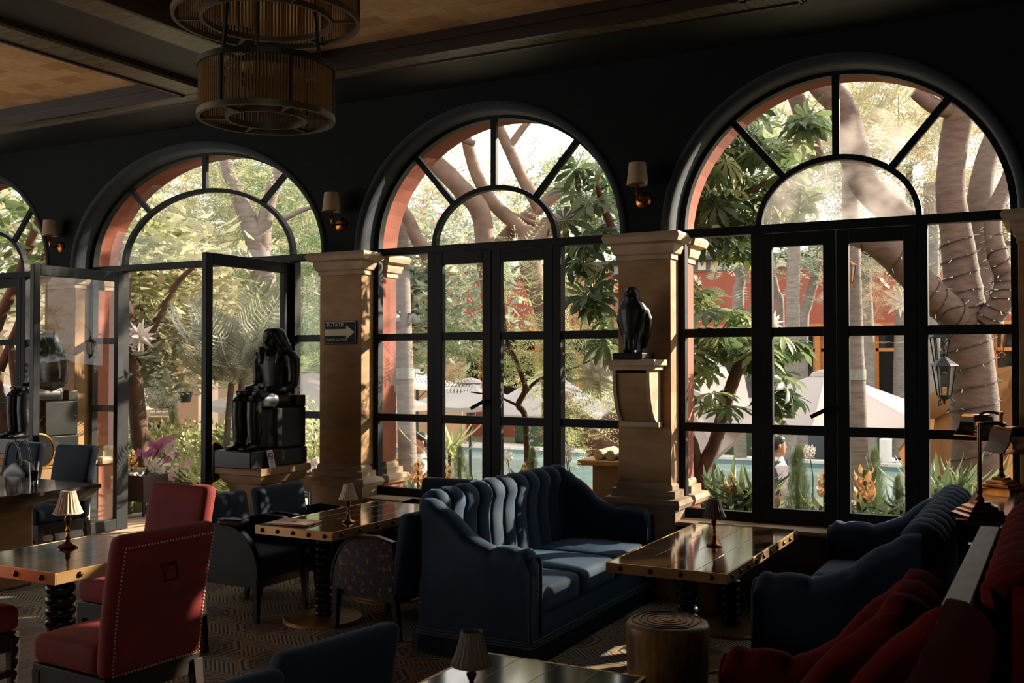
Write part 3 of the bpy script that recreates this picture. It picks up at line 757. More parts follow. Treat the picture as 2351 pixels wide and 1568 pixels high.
# ---- live edge table on a stone block, tumbler, handbag, clutch
t = thing('live_edge_table', 'thick live edge wood table at the left edge of the room', 'table', (-7.55, 5.05, 0))
M['slab'] = mat('live_edge_wood', srgb(86, 56, 34), 0.16, noise=(7, srgb(44, 28, 18), 7, (2, 1, 3)), coat=0.7)
n = 40; top_, bot = [], []
for k in range(n):
    a = 2 * pi * k / n; ca, sa = cos(a), sin(a)
    r = 1 / max(abs(ca) / 0.84, abs(sa) / 0.58); x_, y_ = r * ca, r * sa
    j = 0.02 * sin(5 * a) + 0.015 * sin(11 * a + 1)
    top_.append((x_ * (1 + j), y_ * (1 + j), 0.78)); bot.append((x_ * (0.9 + j), y_ * (0.86 + j), 0.665 + 0.02 * sin(7 * a)))
rim = [(x_ * 1.005, y_ * 1.005, 0.755) for x_, y_, z_ in top_]
MB().rings([bot, rim, top_]).build('slab', M['slab'], t, ang=50)
MB().box(-0.45, 0.42, -0.38, 0.28, 0, 0.66).build('pedestal', M['stone2'], t, bevel=0.02)
t = thing('tumbler', 'tumbler of dark drink on the live edge table', 'glass', (-7.28, 5.44, 0.78))
gm = bpy.data.materials.new('clear_tumbler'); gm.use_nodes = True
gb = gm.node_tree.nodes['Principled BSDF']; gb.inputs['Transmission Weight'].default_value = 1; gb.inputs['Roughness'].default_value = 0.02
MB().lathe([(0.030, 0), (0.031, 0.012), (0.044, 0.165), (0.042, 0.165), (0.029, 0.016), (0.0, 0.014)], 24, caps=False).lathe([(0.0, 0.0), (0.030, 0.0)], 24, caps=False).build('glass', gm, t)
MB().lathe([(0.0285, 0.017), (0.0365, 0.095), (0.0, 0.095)], 24).build('drink', mat('dark_cola', srgb(28, 10, 5), 0.05), t)
t = thing('handbag', 'slouchy black handbag hung between the two dark blue chairs', 'bag', (-8.02, 5.86, 0.535))
hb = mat('black_leather', srgb(18, 16, 16), 0.4)
MB().rbox(-0.19, 0.19, -0.07, 0.07, 0, 0.30, 0.06, 7, fn=lambda p: [p[0] * (1.05 - 0.5 * max(0, p[2] - 0.15)), p[1], p[2] + 0.06 * cos(p[0] * 12) * (p[2] / 0.3)]).build('body', hb, t, weld=True, ang=60)
for dy in (-0.05, 0.05):
    MB().tube([V(0.10 * cos(pi * k / 12) - 0.03, dy, 0.30 + 0.22 * sin(pi * k / 12)) for k in range(13)], 0.008, 7).build('handle', hb, t)
MB().box(0.12, 0.15, -0.085, -0.07, 0.08, 0.26).build('strap', hb, t); MB().box(0.117, 0.153, -0.09, -0.083, 0.13, 0.15).build('buckle', M['oldbrass'], t)
t = thing('clutch_bag', 'brown snakeskin clutch bag lying on the armchair arm', 'bag', (-4.98, 5.26, 0.642), 0.2)
MB().rbox(-0.09, 0.09, -0.06, 0.06, 0, 0.035, 0.014, 4, puff=0.012).build('body', mat('snakeskin', srgb(72, 44, 26), 0.35, noise=(60, srgb(24, 16, 12), 4)), t, weld=True)
MB().rbox(-0.09, 0.09, -0.065, 0.0, 0.034, 0.045, 0.005, 3).build('flap', M['burl'], t)

# ---- tufted sofas
def sofa(label, loc, rz, L_, depth, m, fringe=True, nch=11, H=0.96, arm_h=0.68, group='blue tufted sofas', amp=0.042):
    """faces -y locally, length along x, origin under the middle"""
    t = thing('sofa', label, 'sofa', loc, rz, group)
    hl, hd = L_ / 2, depth / 2; V_ = M[m]
    ai = hl - 0.13                                   # inner face of the arms
    # back: scalloped channels that roll over the top
    prof = [(-0.02, 0.36, 0.35), (0.0, 0.46, 0.8), (0.015, 0.56, 1), (0.025, 0.66, 1), (0.03, 0.74, 0.75), (0.025, 0.80, 0.9), (0.005, 0.86, 1), (0.01, 0.905, 1), (0.035, 0.94, 1), (0.075, H, 1), (0.125, H - 0.003, 0.9), (0.17, H - 0.03, 0.7), (0.20, H - 0.075, 0.5), (0.20, H - 0.13, 0.25), (0.175, H - 0.17, 0.1), (0.15, H - 0.20, 0), (0.145, 0.40, 0), (0.145, 0.10, 0)]
    prof = [(hd - 0.16 + y, z, k) for y, z, k in prof]
    nu = nch * 10; mb = MB(); rs = []
    for i in range(nu + 1):
        u = -hl + 0.04 + (L_ - 0.08) * i / nu; fr = (i / nu * nch) % 1.0
        sc_ = abs(sin(pi * fr)) ** 0.5
        ring = []
        for q, (y, z, k) in enumerate(prof):
            y0_, z0_ = prof[max(q - 1, 0)][:2]; y1_, z1_ = prof[min(q + 1, len(prof) - 1)][:2]
            ty, tz = y1_ - y0_, z1_ - z0_; l_ = sqrt(ty * ty + tz * tz); ny_, nz_ = -tz / l_, ty / l_
            d = amp * k * (sc_ - 0.75)
            endk = min(1.0, (min(u + hl, hl - u) - 0.04) / 0.12)
            d -= 0.075 * (1 - endk) ** 2 if z > 0.75 else 0
            wob = 0.012 * k * sin(2 * pi * fr) * (1 if z < 0.74 else -1) * max(0, 1 - abs(z - 0.74) / 0.16)
            ring.append((u + wob, y + ny_ * d, z + nz_ * d))
        rs.append(ring)
    mb.rings(rs, caps=False, closed=False)
    for r in (rs[0], rs[-1]): mb.add(r, [tuple(range(len(r)))])
    mb.build('backrest', V_, t, ang=70)
    # arms: scalloped slope from the back down to the front roll
    for sx_ in (-1, 1):
        mb = MB(); rs = []; n_ = 40
        for i in range(n_ + 1):
            s_ = i / n_; y = hd - 0.05 - (depth - 0.06) * s_
            k = min(1, max(0, (s_ - 0.03) / 0.60)); k = k * k * (3 - 2 * k)
            h = (H - 0.035) * (1 - k) + arm_h * k
            pin = 0.026 * (1 - abs(sin(pi * (s_ * 4.3 + 0.2))) ** 0.35)
            h -= pin
            rr = 0.075 - 0.25 * pin
            if s_ > 0.93: h -= 0.05 * ((s_ - 0.93) / 0.07) ** 2
            ring = []; cx_ = sx_ * (hl - 0.068)
            for q in range(11):
                a = pi * q / 10
                ring.append((cx_ - sx_ * rr * cos(a) * (1.08), y, h - rr + rr * sin(a)))
            ring += [(cx_ + sx_ * 0.055, y, h - rr - 0.06), (cx_ + sx_ * 0.052, y, 0.11), (cx_ - sx_ * 0.058, y, 0.11), (cx_ - sx_ * 0.058, y, h - rr - 0.06)]
            rs.append(ring if sx_ > 0 else ring[::-1])
        mb.rings(rs); mb.build('arm', V_, t, ang=60)
        # front scroll piping
        path = []
        for q in range(13):
            a = pi * q / 12; path.append(V(sx_ * (hl - 0.068) - sx_ * 0.07 * cos(a), -hd + 0.008, arm_h - 0.12 + 0.07 * sin(a)))
        path = [V(path[0].x, -hd + 0.008, 0.14)] + path + [V(path[-1].x, -hd + 0.008, 0.14)]
        MB().tube(path, 0.010, 7).build('piping', V_, t)
    # base, cushions
    MB().box(-hl + 0.02, hl - 0.02, -hd + 0.03, hd - 0.02, 0.10, 0.30).build('base', V_, t, bevel=0.01)
    nc = 3; cw = 2 * ai / nc
    for k in range(nc):
        MB().rbox(-ai + cw * k + 0.004, -ai + cw * (k + 1) - 0.004, -hd + 0.005, hd - 0.15, 0.27, 0.43, 0.045, 8, puff=0.03).build('seat_cushion', V_, t, weld=True, ang=60)
    if fringe:
        br = MB()
        for dz in (0.148, 0.132, 0.116):
            br.tube([V(-hl, hd - 0.02, dz), V(-hl, -hd, dz), V(hl, -hd, dz), V(hl, hd - 0.02, dz)], 0.0065, 6)
        br.build('braid', mat('braid_' + m, srgb(44, 62, 74), 0.6), t)
        fm = MB(); random.seed(3)
        def strand(x, y, nx_, ny_):
            w_ = 0.0042; o_ = random.uniform(-0.004, 0.006)
            fm.bar((x, y, 0.115), (x + nx_ * o_, y + ny_ * o_, 0.006), w_, w_)
        k = -hl
        while k < hl: strand(k, -hd, 0, -1); k += 0.0105
        for sx_ in (-1, 1):
            k = -hd
            while k < hd: strand(sx_ * hl, k, sx_, 0); k += 0.0105
        tag(fm.build('fringe', M['navy'], t, smooth=False), kind='stuff')
        MB().box(-hl + 0.006, hl - 0.006, -hd + 0.006, hd - 0.03, 0.01, 0.11).build('skirt', M['navy'], t)
    else:
        for sx_ in (-1, 1):
            for sy in (-1, 1): taper(sx_ * (hl - 0.08), sy * (hd - 0.08), 0, 0.11, 0.03, 0.05).build('leg', M['darkwood'], t)
    return t
sofa('deep blue channel tufted velvet sofa in the middle of the room', (-3.07, 6.19, 0), pi / 2, 1.99, 0.80, 'blue')
sofa('deep blue channel tufted velvet sofa seen from its end, by the brass lamps', (-0.98, 6.22, 0), -pi / 2, 2.04, 0.86, 'blue')
sofa('crimson velvet sofa with its low arm reaching toward the log stool', (-0.80, 3.70, 0), -pi / 2, 0.76, 0.80, 'redsofa', False, nch=3, H=1.0, arm_h=0.63, group='crimson velvet sofas')
sofa('crimson velvet sofa nearest the viewer', (-0.64, 2.66, 0), -pi / 2, 1.28, 0.86, 'redsofa', False, nch=3, H=1.08, arm_h=0.66, group='crimson velvet sofas', amp=0.008)
sofa('crimson velvet sofa backing onto the capped divider', (0.24, 4.32, 0), pi / 2, 1.9, 0.86, 'redsofa', False, nch=8, H=1.12, arm_h=0.68, group='crimson velvet sofas')

# ---- log stools
def log_stool(label, loc, r, h, rz):
    t = thing('log_stool', label, 'stool', loc, rz, 'log stools')
    mb = MB(); n_ = 40; rs = []
    for i, (z, k) in enumerate(((0, 0.96), (0.03, 1.0), (h * 0.3, 0.99), (h * 0.6, 1.01), (h * 0.88, 1.03), (h * 0.96, 1.03), (h, 0.985), (h + 0.006, 0.9), (h + 0.009, 0.4), (h + 0.009, 0.05))):
        rs.append([(r * k * (1 + 0.025 * sin(3 * a + 1) + 0.012 * sin(9 * a + i * 0.3)) * cos(a), r * k * (1 + 0.02 * sin(5 * a)) * sin(a), z) for a in [2 * pi * j / n_ for j in range(n_)]])
    bark = mat('carved_log', srgb(176, 128, 66), 0.45, noise=(9, srgb(92, 60, 30), 5, (1, 1, 0.35)), bump=(14, 0.9, (1.6, 1.6, 0.3)))
    mb.rings(rs).build('log', bark, t, ang=60)
    gr = MB()
    for q in range(1, 6): gr.tube([V(r * 0.17 * q * cos(a) * (1 + 0.05 * sin(4 * a + q)), r * 0.17 * q * sin(a), h + 0.009) for a in [2 * pi * j / 30 for j in range(31)]], 0.0035, 5, caps=False)
    gr.build('growth_rings', mat('log_rings', srgb(70, 46, 24), 0.6), t)
    return t
log_stool('gilded log stool in front of the low table', (-1.80, 5.02, 0), 0.205, 0.42, 0)
log_stool('log stool half hidden under the low table', (-2.13, 7.0, 0), 0.15, 0.30, 1)

# ---- console behind the blue sofa with two brass lamps, and the grey capped divider
t = thing('console_table', 'dark glossy console table behind the blue sofa', 'console', (-0.365, 6.48, 0))
M['gloss'] = mat('grey_glossy_top', srgb(92, 92, 88), 0.12, noise=(4, srgb(52, 52, 50), 5, (1, 6, 1)), coat=0.6)
MB().box(-0.125, 0.125, -0.78, 0.74, 0.915, 0.945).build('top', M['gloss'], t, bevel=0.004)
MB().box(-0.118, 0.118, -0.77, 0.73, 0.83, 0.915).build('apron', M['black'], t)
for sx_ in (-1, 1):
    for sy in (-1, 1): MB().bar((sx_ * 0.095, sy * 0.72 - 0.02, 0), (sx_ * 0.095, sy * 0.72 - 0.02, 0.83), 0.045, 0.045).build('leg', M['black'], t)
def desk_lamp(label, loc, rz):
    t = thing('desk_lamp', label, 'lamp', loc, rz, 'brass desk lamps'); br = M['oldbrass']
    MB().rloft(-0.02, 0.02, -0.02, 0.02, [(0.085, 0), (0.085, 0.02), (0.078, 0.024), (0.066, 0.03), (0.066, 0.042), (0.058, 0.046), (0.046, 0.05), (0.046, 0.06), (0.038, 0.064), (0.022, 0.072), (0.018, 0.085), (-0.002, 0.09)]).build('base', br, t, ang=25)
    MB().lathe([(0.022, 0.085), (0.024, 0.095), (0.014, 0.11), (0.012, 0.125), (0.017, 0.135), (0.011, 0.142), (0.011, 0.47), (0.016, 0.475), (0.016, 0.49), (0.004, 0.495)], 14).build('stem', br, t)
    MB().tube([V(0, 0, 0.475), V(0.04, 0, 0.487), V(0.10, 0, 0.487), V(0.16, 0, 0.46)], 0.010, 8).build('arm', M['bronze'], t)
    sh = MB(); rs = []
    for y in (-0.11, -0.108, 0.108, 0.11):
        k = 1.0 if abs(y) < 0.109 else 0.97
        rs.append([(0.16 + k * X_, y, 0.455 + k * Z_) for X_, Z_ in ((-0.045, 0.0), (0.045, 0.0), (0.055, -0.03), (0.062, -0.07), (0.09, -0.115), (0.085, -0.117), (0.055, -0.07), (0.047, -0.03), (-0.047, -0.03), (-0.055, -0.07), (-0.085, -0.117), (-0.09, -0.115), (-0.062, -0.07), (-0.055, -0.03))])
    S = sh.rings(rs).build('shade', M['bronze'], t, ang=30)
    MB().rloft(0.13, 0.19, -0.09, 0.09, [(0, 0.455), (0.01, 0.458), (0.01, 0.468), (0, 0.474)]).build('shade_cap', br, S)
    MB().box(0.072, 0.248, -0.112, 0.112, 0.336, 0.341).build('shade_rim', br, S)
desk_lamp('brass desk lamp on the near end of the console', (-0.385, 5.80, 0.945), 0.5)
desk_lamp('brass desk lamp on the far end of the console', (-0.345, 7.08, 0.945), 2.7)
t = thing('divider', 'low black divider with a grey capping rail', 'divider', (-0.297, 4.26, 0))
MB().box(-0.03, 0.03, -0.90, 0.86, 0, 0.985).build('panel', M['black'], t)
MB().box(-0.04, 0.04, -0.90, 0.86, 0.985, 1.005).build('capping', M['steelgrey'], t, bevel=0.004)
MB().box(0.03, 0.14, 0.86, 0.92, 0, 0.985).build('return_panel', M['black'], t)
MB().box(0.04, 0.15, 0.84, 0.94, 0.985, 1.003).build('return_capping', M['steelgrey'], t, bevel=0.004)
# ================================================================== statues, sconces, chandelier, signs
def fuse(mb, name, m, parent, vox=0.012, it=4, loc=None):
    o = mb.build(name, m, parent, loc)
    r = o.modifiers.new('remesh', 'REMESH'); r.mode = 'VOXEL'; r.voxel_size = vox; r.use_smooth_shade = True
    s_ = o.modifiers.new('smooth', 'SMOOTH'); s_.iterations = it; s_.factor = 0.5
    return o
def seated_statue(label, loc, rz):
    t = thing('statue', label, 'statue', loc, rz, 'seated black statues')
    st = M['statue']
    MB().box(-0.20, 0.20, -0.40, 0.31, 0, 0.145).build('plinth', st, t, bevel=0.008)
    MB().box(-0.185, 0.185, -0.07, 0.31, 0.145, 0.49).box(-0.185, 0.185, 0.19, 0.31, 0.49, 0.595).build('throne', st, t, bevel=0.012)
    b = MB()
    for s_ in (-1, 1):
        b.tube([V(s_ * .085, .12, .555), V(s_ * .085, -.05, .555), V(s_ * .08, -.19, .55), V(s_ * .08, -.24, .525)], [.085, .083, .072, .064], 14)
        b.tube([V(s_ * .08, -.225, .55), V(s_ * .08, -.235, .42), V(s_ * .08, -.22, .28), V(s_ * .08, -.225, .17)], [.066, .060, .064, .046], 14)
        b.rbox(s_ * .08 - .042, s_ * .08 + .042, -.385, -.19, .147, .195, .02, 4, fn=lambda p: [p[0], p[1], p[2] if p[1] > -.28 else .147 + (p[2] - .147) * (1 - .5 * (-.28 - p[1]) / .1)])
        b.tube([V(s_ * .155, .12, .945), V(s_ * .195, .125, .90), V(s_ * .20, .13, .78), V(s_ * .195, .12, .67)], [.055, .058, .05, .045], 12)
        b.tube([V(s_ * .195, .125, .67), V(s_ * .16, .02, .645), V(s_ * .10, -.11, .642)], [.046, .043, .034], 12)
        b.rbox(s_ * .09 - .038, s_ * .09 + .038, -.24, -.09, .612, .64, .012, 3)
    rs = []
    for z, rx, ry, y in ((.50, .16, .12, .12), (.58, .155, .11, .13), (.68, .125, .085, .135), (.78, .14, .09, .13), (.88, .175, .095, .125), (.95, .165, .08, .125), (.985, .06, .06, .12), (1.05, .05, .055, .11)):
        rs.append([(rx * cos(a), y + ry * sin(a), z) for a in [2 * pi * k / 20 for k in range(20)]])
    b.rings(rs)
    b.box(-.155, .155, -.20, .12, .50, .585)
    rs = []
    for z, rx, ry, y in ((.965, .03, .04, .075), (.985, .05, .06, .08), (1.03, .066, .078, .085), (1.08, .07, .085, .095), (1.13, .06, .08, .10), (1.155, .03, .05, .10)):
        rs.append([(rx * cos(a), y + ry * sin(a), z) for a in [2 * pi * k / 18 for k in range(18)]])
    b.rings(rs); b.tube([V(0, .01, 1.075), V(0, -.012, 1.04), V(0, .012, 1.03)], [.008, .014, .01], 8)      # nose
    b.tube([V(0, .02, .985), V(0, .005, .93)], [.016, .02], 8)                                               # false beard
    fuse(b, 'figure', st, t, 0.010, 3)
    h = MB(); rs = []
    for z, rx, y0_, y1_ in ((1.175, .045, .06, .15), (1.165, .075, .035, .18), (1.13, .092, .022, .20), (1.08, .108, .03, .215), (1.02, .135, .05, .225), (.965, .152, .07, .22), (.93, .12, .10, .215)):
        rs.append([(rx * 1.02 * (abs(cos(a)) ** .7) * (1 if cos(a) > 0 else -1), (y0_ + y1_) / 2 + (y1_ - y0_) / 2 * sin(a), z) for a in [2 * pi * k / 20 for k in range(20)]])
    h.rings(rs[::-1])
    for s_ in (-1, 1): h.tube([V(s_ * .11, .08, 1.0), V(s_ * .10, .055, .94), V(s_ * .085, .045, .86)], [.035, .03, .024], 8)
    fuse(h, 'headdress', st, t, 0.010, 2)
    return t
def pedestal(label, cx, cy_):
    t = thing('pedestal', label, 'pedestal', (cx, cy_, 0), group='stone statue pedestals')
    hx, hy = 0.17, 0.23
    MB().box(-hx, hx, -hy, hy, 0.10, 0.72).build('shaft', M['stone2'], t, bevel=0.004)
    MB().rloft(-hx, hx, -hy, hy, [(0, 0.70), (0.015, 0.70), (0.015, 0.725), (0.035, 0.735), (0.06, 0.79), (0.06, 0.80), (0.085, 0.81), (0.085, 0.862), (0.08, 0.867)]).build('cap', M['stone2'], t, ang=30)
    MB().rloft(-hx, hx, -hy, hy, [(0.05, 0), (0.05, 0.07), (0.03, 0.09), (0.02, 0.11), (0, 0.115)]).build('foot', M['stone2'], t, ang=30)
for lb, cx_ in (('beside the sign pillar', -6.04), ('left of the open glass doors', -8.98)):
    pedestal('honey sandstone pedestal under the black statue ' + lb, cx_, 6.74)
    seated_statue('black stone seated pharaoh statue ' + lb, (cx_, 6.76, 0.867), 0)

# no-smoking card leaning on the statue plinth
t = thing('no_smoking_card', 'white no smoking card propped on the statue plinth', 'sign', (-5.80, 6.58, 0.868), pi / 2 + 0.1)
cm = MB().bar((0, 0, 0), (0, 0.035, 0.145), 0.085, 0.004, (0, -1, 0.25)).build('card', M['paper'], t)
redm = mat('sign_red', srgb(170, 60, 50), 0.6); gry = mat('print_grey', srgb(120, 116, 112), 0.7)
up_ = V(0, 0.035, 0.145).normalized(); nrm = V(0, -0.145, 0.035).normalized()
def cp(x, s_, o=0.0035): return V(x, 0, 0) + up_ * s_ + nrm * o
MB().tube([cp(0.028 * cos(2 * pi * k / 24), 0.095 + 0.028 * sin(2 * pi * k / 24)) for k in range(25)], 0.003, 6, caps=False).tube([cp(-0.02, 0.115), cp(0.02, 0.075)], 0.003, 6).build('prohibition_ring', redm, cm)
MB().bar(cp(-0.02, 0.095), cp(0.018, 0.095), 0.006, 0.002, nrm).build('cigarette', M['black'], cm)
pr = MB()
for k, wd in ((0.05, 0.03), (0.042, 0.022), (0.03, 0.028)): pr.bar(cp(-wd, k), cp(wd, k), 0.0035, 0.001, nrm)
pr.build('print_lines', gry, cm)

# evacuation route sign on the pillar
def text_mesh(body, size, m, ext=0.001):
    cu = bpy.data.curves.new('lettering', 'FONT'); cu.body = body; cu.size = size; cu.extrude = ext; cu.align_x = 'CENTER'; cu.align_y = 'CENTER'
    cu.offset = size * 0.006
    o = bpy.data.objects.new('lettering_tmp', cu); COL.objects.link(o)
    bpy.context.view_layer.update()
    me = bpy.data.meshes.new_from_object(o.evaluated_get(bpy.context.evaluated_depsgraph_get()))
    bpy.data.objects.remove(o); me.materials.clear(); me.materials.append(m); me.name = 'lettering'
    return me
SGN = mat('sign_navy', srgb(20, 30, 42), 0.6, spec=0.2); SGT = mat('sign_tan', srgb(224, 208, 176), 0.6)
pA = ony(782.5, 763.5, YI)
t = thing('evacuation_sign', 'dark evacuation route sign with an arrow on the sandstone pillar', 'sign', (pA.x, YI, pA.z))
SW, SH = 0.178, 0.105
PL = MB().box(-SW, SW, -0.012, -0.001, -SH, SH).build('plate', SGN, t, bevel=0.003)
bd = MB()
for o_ in (0.006,):
    x_, z_ = SW - 0.008, SH - 0.008
    bd.box(-x_, x_, -0.0135, -0.011, z_ - 0.005, z_); bd.box(-x_, x_, -0.0135, -0.011, -z_, -z_ + 0.005); bd.box(-x_, -x_ + 0.005, -0.0135, -0.011, -z_, z_); bd.box(x_ - 0.005, x_, -0.0135, -0.011, -z_, z_)
bd.build('border', SGT, PL)
ar = [(-0.165, -0.028), (0.07, -0.028), (0.07, -0.058), (0.16, 0.002), (0.07, 0.062), (0.07, 0.030), (-0.165, 0.030)]
MB().prism(ar, 1, -0.0145, -0.011).build('arrow', SGT, PL)
for body, x_, z_, s_ in (('RUTA DE', -0.05, 0.068, 0.046), ('EVACUACION', -0.035, -0.068, 0.037)):
    inst('lettering', text_mesh(body, s_, SGT), PL, (x_, -0.0125, z_), (pi / 2, 0, 0))

# falcon on its bracket
bx0 = (-3.00 - 2.58) / 2 - 0.005
t = thing('bracket', 'carved stone scroll bracket under the black falcon', 'bracket', (bx0, YI, 0))
def slab(z0, z1, o, d, nm): MB().box(-o, o, -d, -0.0, z0, z1).build(nm, M['stone'], t, bevel=0.004)
slab(1.72, 1.765, 0.195, 0.30, 'shelf'); slab(1.685, 1.72, 0.17, 0.27, 'shelf_moulding'); slab(1.26, 1.30, 0.155, 0.10, 'foot_moulding')
pf = [(0.0, 1.685)] + [(-0.25 + 0.185 * (1 - cos(pi / 2 * k / 10)), 1.665 - 0.37 * sin(pi / 2 * k / 10)) for k in range(11)] + [(0.0, 1.295)]
MB().prism(pf, 0, -0.12, 0.12).build('scroll', M['stone2'], t, ang=30)
for s_ in (-1, 1):
    pf2 = [(-0.0, 1.685)] + [(-0.265 + 0.185 * (1 - cos(pi / 2 * k / 10)), 1.685 - 0.39 * sin(pi / 2 * k / 10)) for k in range(11)] + [(0.0, 1.295)]
    MB().prism(pf2, 0, *(sorted((s_ * 0.12, s_ * 0.145)))).build('scroll_edge', M['stone'], t, ang=30)
t = thing('falcon_statue', 'black falcon statue standing on the stone bracket', 'statue', (bx0 - 0.02, YI - 0.16, 1.765))
MB().box(-0.115, 0.115, -0.12, 0.12, 0, 0.05).build('plinth', M['statue'], t, bevel=0.005)
b = MB(); rs = []
for z, rx, ry, y in ((.05, .06, .07, .0), (.14, .055, .07, .0), (.20, .08, .085, .0), (.28, .105, .095, .0), (.37, .118, .09, -.005), (.42, .09, .072, -.015), (.45, .058, .062, -.025), (.49, .058, .066, -.035), (.525, .045, .055, -.035), (.54, .02, .03, -.03)):
    rs.append([(rx * cos(a), y + ry * sin(a), z) for a in [2 * pi * k / 18 for k in range(18)]])
b.rings(rs)
for s_ in (-1, 1):
    b.tube([V(s_ * .085, 0.0, .38), V(s_ * .098, .02, .30), V(s_ * .085, .05, .20), V(s_ * .05, .085, .09)], [.035, .045, .038, .02], 8)
    b.tube([V(s_ * .035, -.03, .20), V(s_ * .035, -.045, .12), V(s_ * .035, -.045, .055)], [.04, .026, .022], 8); b.tube([V(s_ * .035, -.04, .06), V(s_ * .035, -.10, .055)], [.024, .014], 8)
b.tube([V(0, .05, .20), V(0, .085, .08), V(0, .09, .05)], [.05, .04, .035], 8)
b.tube([V(0, -.085, .50), V(0, -.112, .492), V(0, -.118, .468)], [.026, .016, .004], 8)
fuse(b, 'bird', M['statue'], t, 0.007, 3)

# wall sconces
def sconce(label, cx):
    t = thing('wall_sconce', label, 'wall lamp', (cx, YI, 2.97), group='wall sconces')
    MB().lathe([(0.062, 0.0), (0.062, 0.008), (0.045, 0.018), (0.02, 0.022), (0.001, 0.024)], 20).build('backplate', M['oldbrass'], t).rotation_euler = (pi / 2, 0, 0)
    MB().tube([V(0, -0.02, 0), V(0, -0.09, -0.015), V(0, -0.125, 0.0), V(0, -0.13, 0.05)], 0.009, 8).lathe([(0.012, 0.03), (0.02, 0.045), (0.012, 0.06), (0.012, 0.10)], 10, (0, -0.13, 0)).build('arm', M['oldbrass'], t)
    sh = MB().lathe([(0.082, 0.10), (0.064, 0.265), (0.062, 0.265), (0.080, 0.10)], 26, (0, -0.13, 0), caps=False); r = sh
    S = sh.build('shade', M['linen'], t)
    MB().lathe([(0.0815, 0.098), (0.0835, 0.098), (0.0835, 0.104), (0.0815, 0.104)], 26, (0, -0.13, 0), caps=False).build('shade_trim', M['oldbrass'], S)
for lb, cx_ in (('above the pillar with the evacuation sign', -5.66), ('above the falcon', -2.79), ('left of the open doorway', -9.38)):
    sconce('brass wall sconce with linen shade ' + lb, cx_)

# chandelier: two rod-hung drums
cx_, cy2, z0 = -3.46, 3.87, 2.955
t = thing('chandelier', 'two tier drum chandelier of amber glass rods', 'chandelier', (cx_, cy2, 0))
def ring_mesh(R, zc, w_=0.018, h_=0.028):
    n_ = 60; rs = [[((R + o) * cos(a), (R + o) * sin(a), zc + dz) for o, dz in ((-w_ / 2, 0), (w_ / 2, 0), (w_ / 2, h_), (-w_ / 2, h_))] for a in [2 * pi * k / n_ for k in range(n_ + 1)]]
    return MB().rings(rs, caps=False)
for nm, R, Ri, za, zb_, nr in (('lower', 0.326, 0.19, z0, z0 + 0.245, 130), ('upper', 0.447, 0.315, z0 + 0.49, z0 + 0.80, 160)):
    T = thing(nm + '_tier', None, None); T.parent = t
    ring_mesh(R, za - 0.014).build('bottom_ring', M['ironface'], T); ring_mesh(R, zb_ - 0.014).build('top_ring', M['iron'], T)
    ring_mesh(Ri, za - 0.014, 0.016).build('inner_ring', M['ironface'], T); ring_mesh(Ri, zb_ - 0.014, 0.016).build('inner_top_ring', M['iron'], T)
    for k in range(6):
        a = 2 * pi * k / 6 + 0.55
        MB().bar((Ri * cos(a), Ri * sin(a), za - 0.004), (R * cos(a), R * sin(a), za - 0.004), 0.012, 0.016).build('spoke', M['ironface'], T)
        MB().bar((Ri * cos(a), Ri * sin(a), zb_), (R * cos(a), R * sin(a), zb_), 0.012, 0.016).build('spoke', M['iron'], T)
        MB().bar((R * cos(a), R * sin(a), za), (R * cos(a), R * sin(a), zb_), 0.016, 0.014).build('upright', M['iron'], T)
    rm = MB().lathe([(0.0042, za + 0.01), (0.0042, zb_ - 0.01)], 6).mesh('glass_rod', M['rod'])
    for k in range(nr):
        a = 2 * pi * k / nr
        inst('glass_rod', rm, T, ((R - 0.004) * cos(a), (R - 0.004) * sin(a), 0))
    sr = MB()
    for k in range(nr // 2 + 10):
        a = 2 * pi * k / (nr // 2 + 10); sr.lathe([(0.0042, za + 0.01), (0.0042, zb_ - 0.01)], 5, (Ri * cos(a), Ri * sin(a), 0))
    tag(sr.build('inner_rods', M['rod'], T), kind='stuff')
    for k in range(4):
        a = pi / 2 * k + 0.3
        MB().lathe([(0.014, zb_ - 0.10), (0.016, zb_ - 0.02), (0.006, zb_ + 0.005)], 8, (0.10 * cos(a), 0.10 * sin(a), 0)).build('bulb_holder', M['iron'], T)
for k in range(3):
    a = 2 * pi * k / 3 + 0.4
    MB().bar((0.27 * cos(a), 0.27 * sin(a), z0 + 0.245), (0.22 * cos(a), 0.22 * sin(a), z0 + 0.80), 0.014, 0.014).build('hanger', M['iron'], t)
    MB().bar((0.31 * cos(a), 0.31 * sin(a), z0 + 0.80), (0.05 * cos(a), 0.05 * sin(a), 4.05), 0.010, 0.010).build('hanger', M['iron'], t)
MB().lathe([(0.09, 4.05), (0.09, 4.09), (0.07, 4.145), (0.0, 4.146)], 24).build('ceiling_rose', M['iron'], t)

# ================================================================== the garden
G = -0.95
M['soil'] = mat('planting_bed', srgb(96, 82, 60), 0.95, noise=(4, srgb(96, 108, 58), 5), bump=(20, 0.5))
M['paving'] = mat('pale_paving', srgb(206, 192, 178), 0.8, noise=(2, srgb(186, 172, 160), 4))
M['coping'] = mat('pool_coping', srgb(214, 204, 196), 0.7, noise=(3, srgb(196, 186, 176), 4))
M['water'] = mat('pool_water', srgb(146, 168, 154), 0.12, noise=(2.5, srgb(164, 184, 168), 3), bump=(9, 0.25))
M['poolwall'] = mat('pool_tile', srgb(110, 128, 130), 0.4)
PX0, PX1, PY0, PY1 = -18.5, 3.5, 17.0, 27.8
gm_ = MB()
gm_.box(-45, 30, YE1, PY0, G - 0.2, G); gm_.box(-45, 30, PY1, 60, G - 0.2, G); gm_.box(-45, PX0, PY0, PY1, G - 0.2, G); gm_.box(PX1, 30, PY0, PY1, G - 0.2, G)
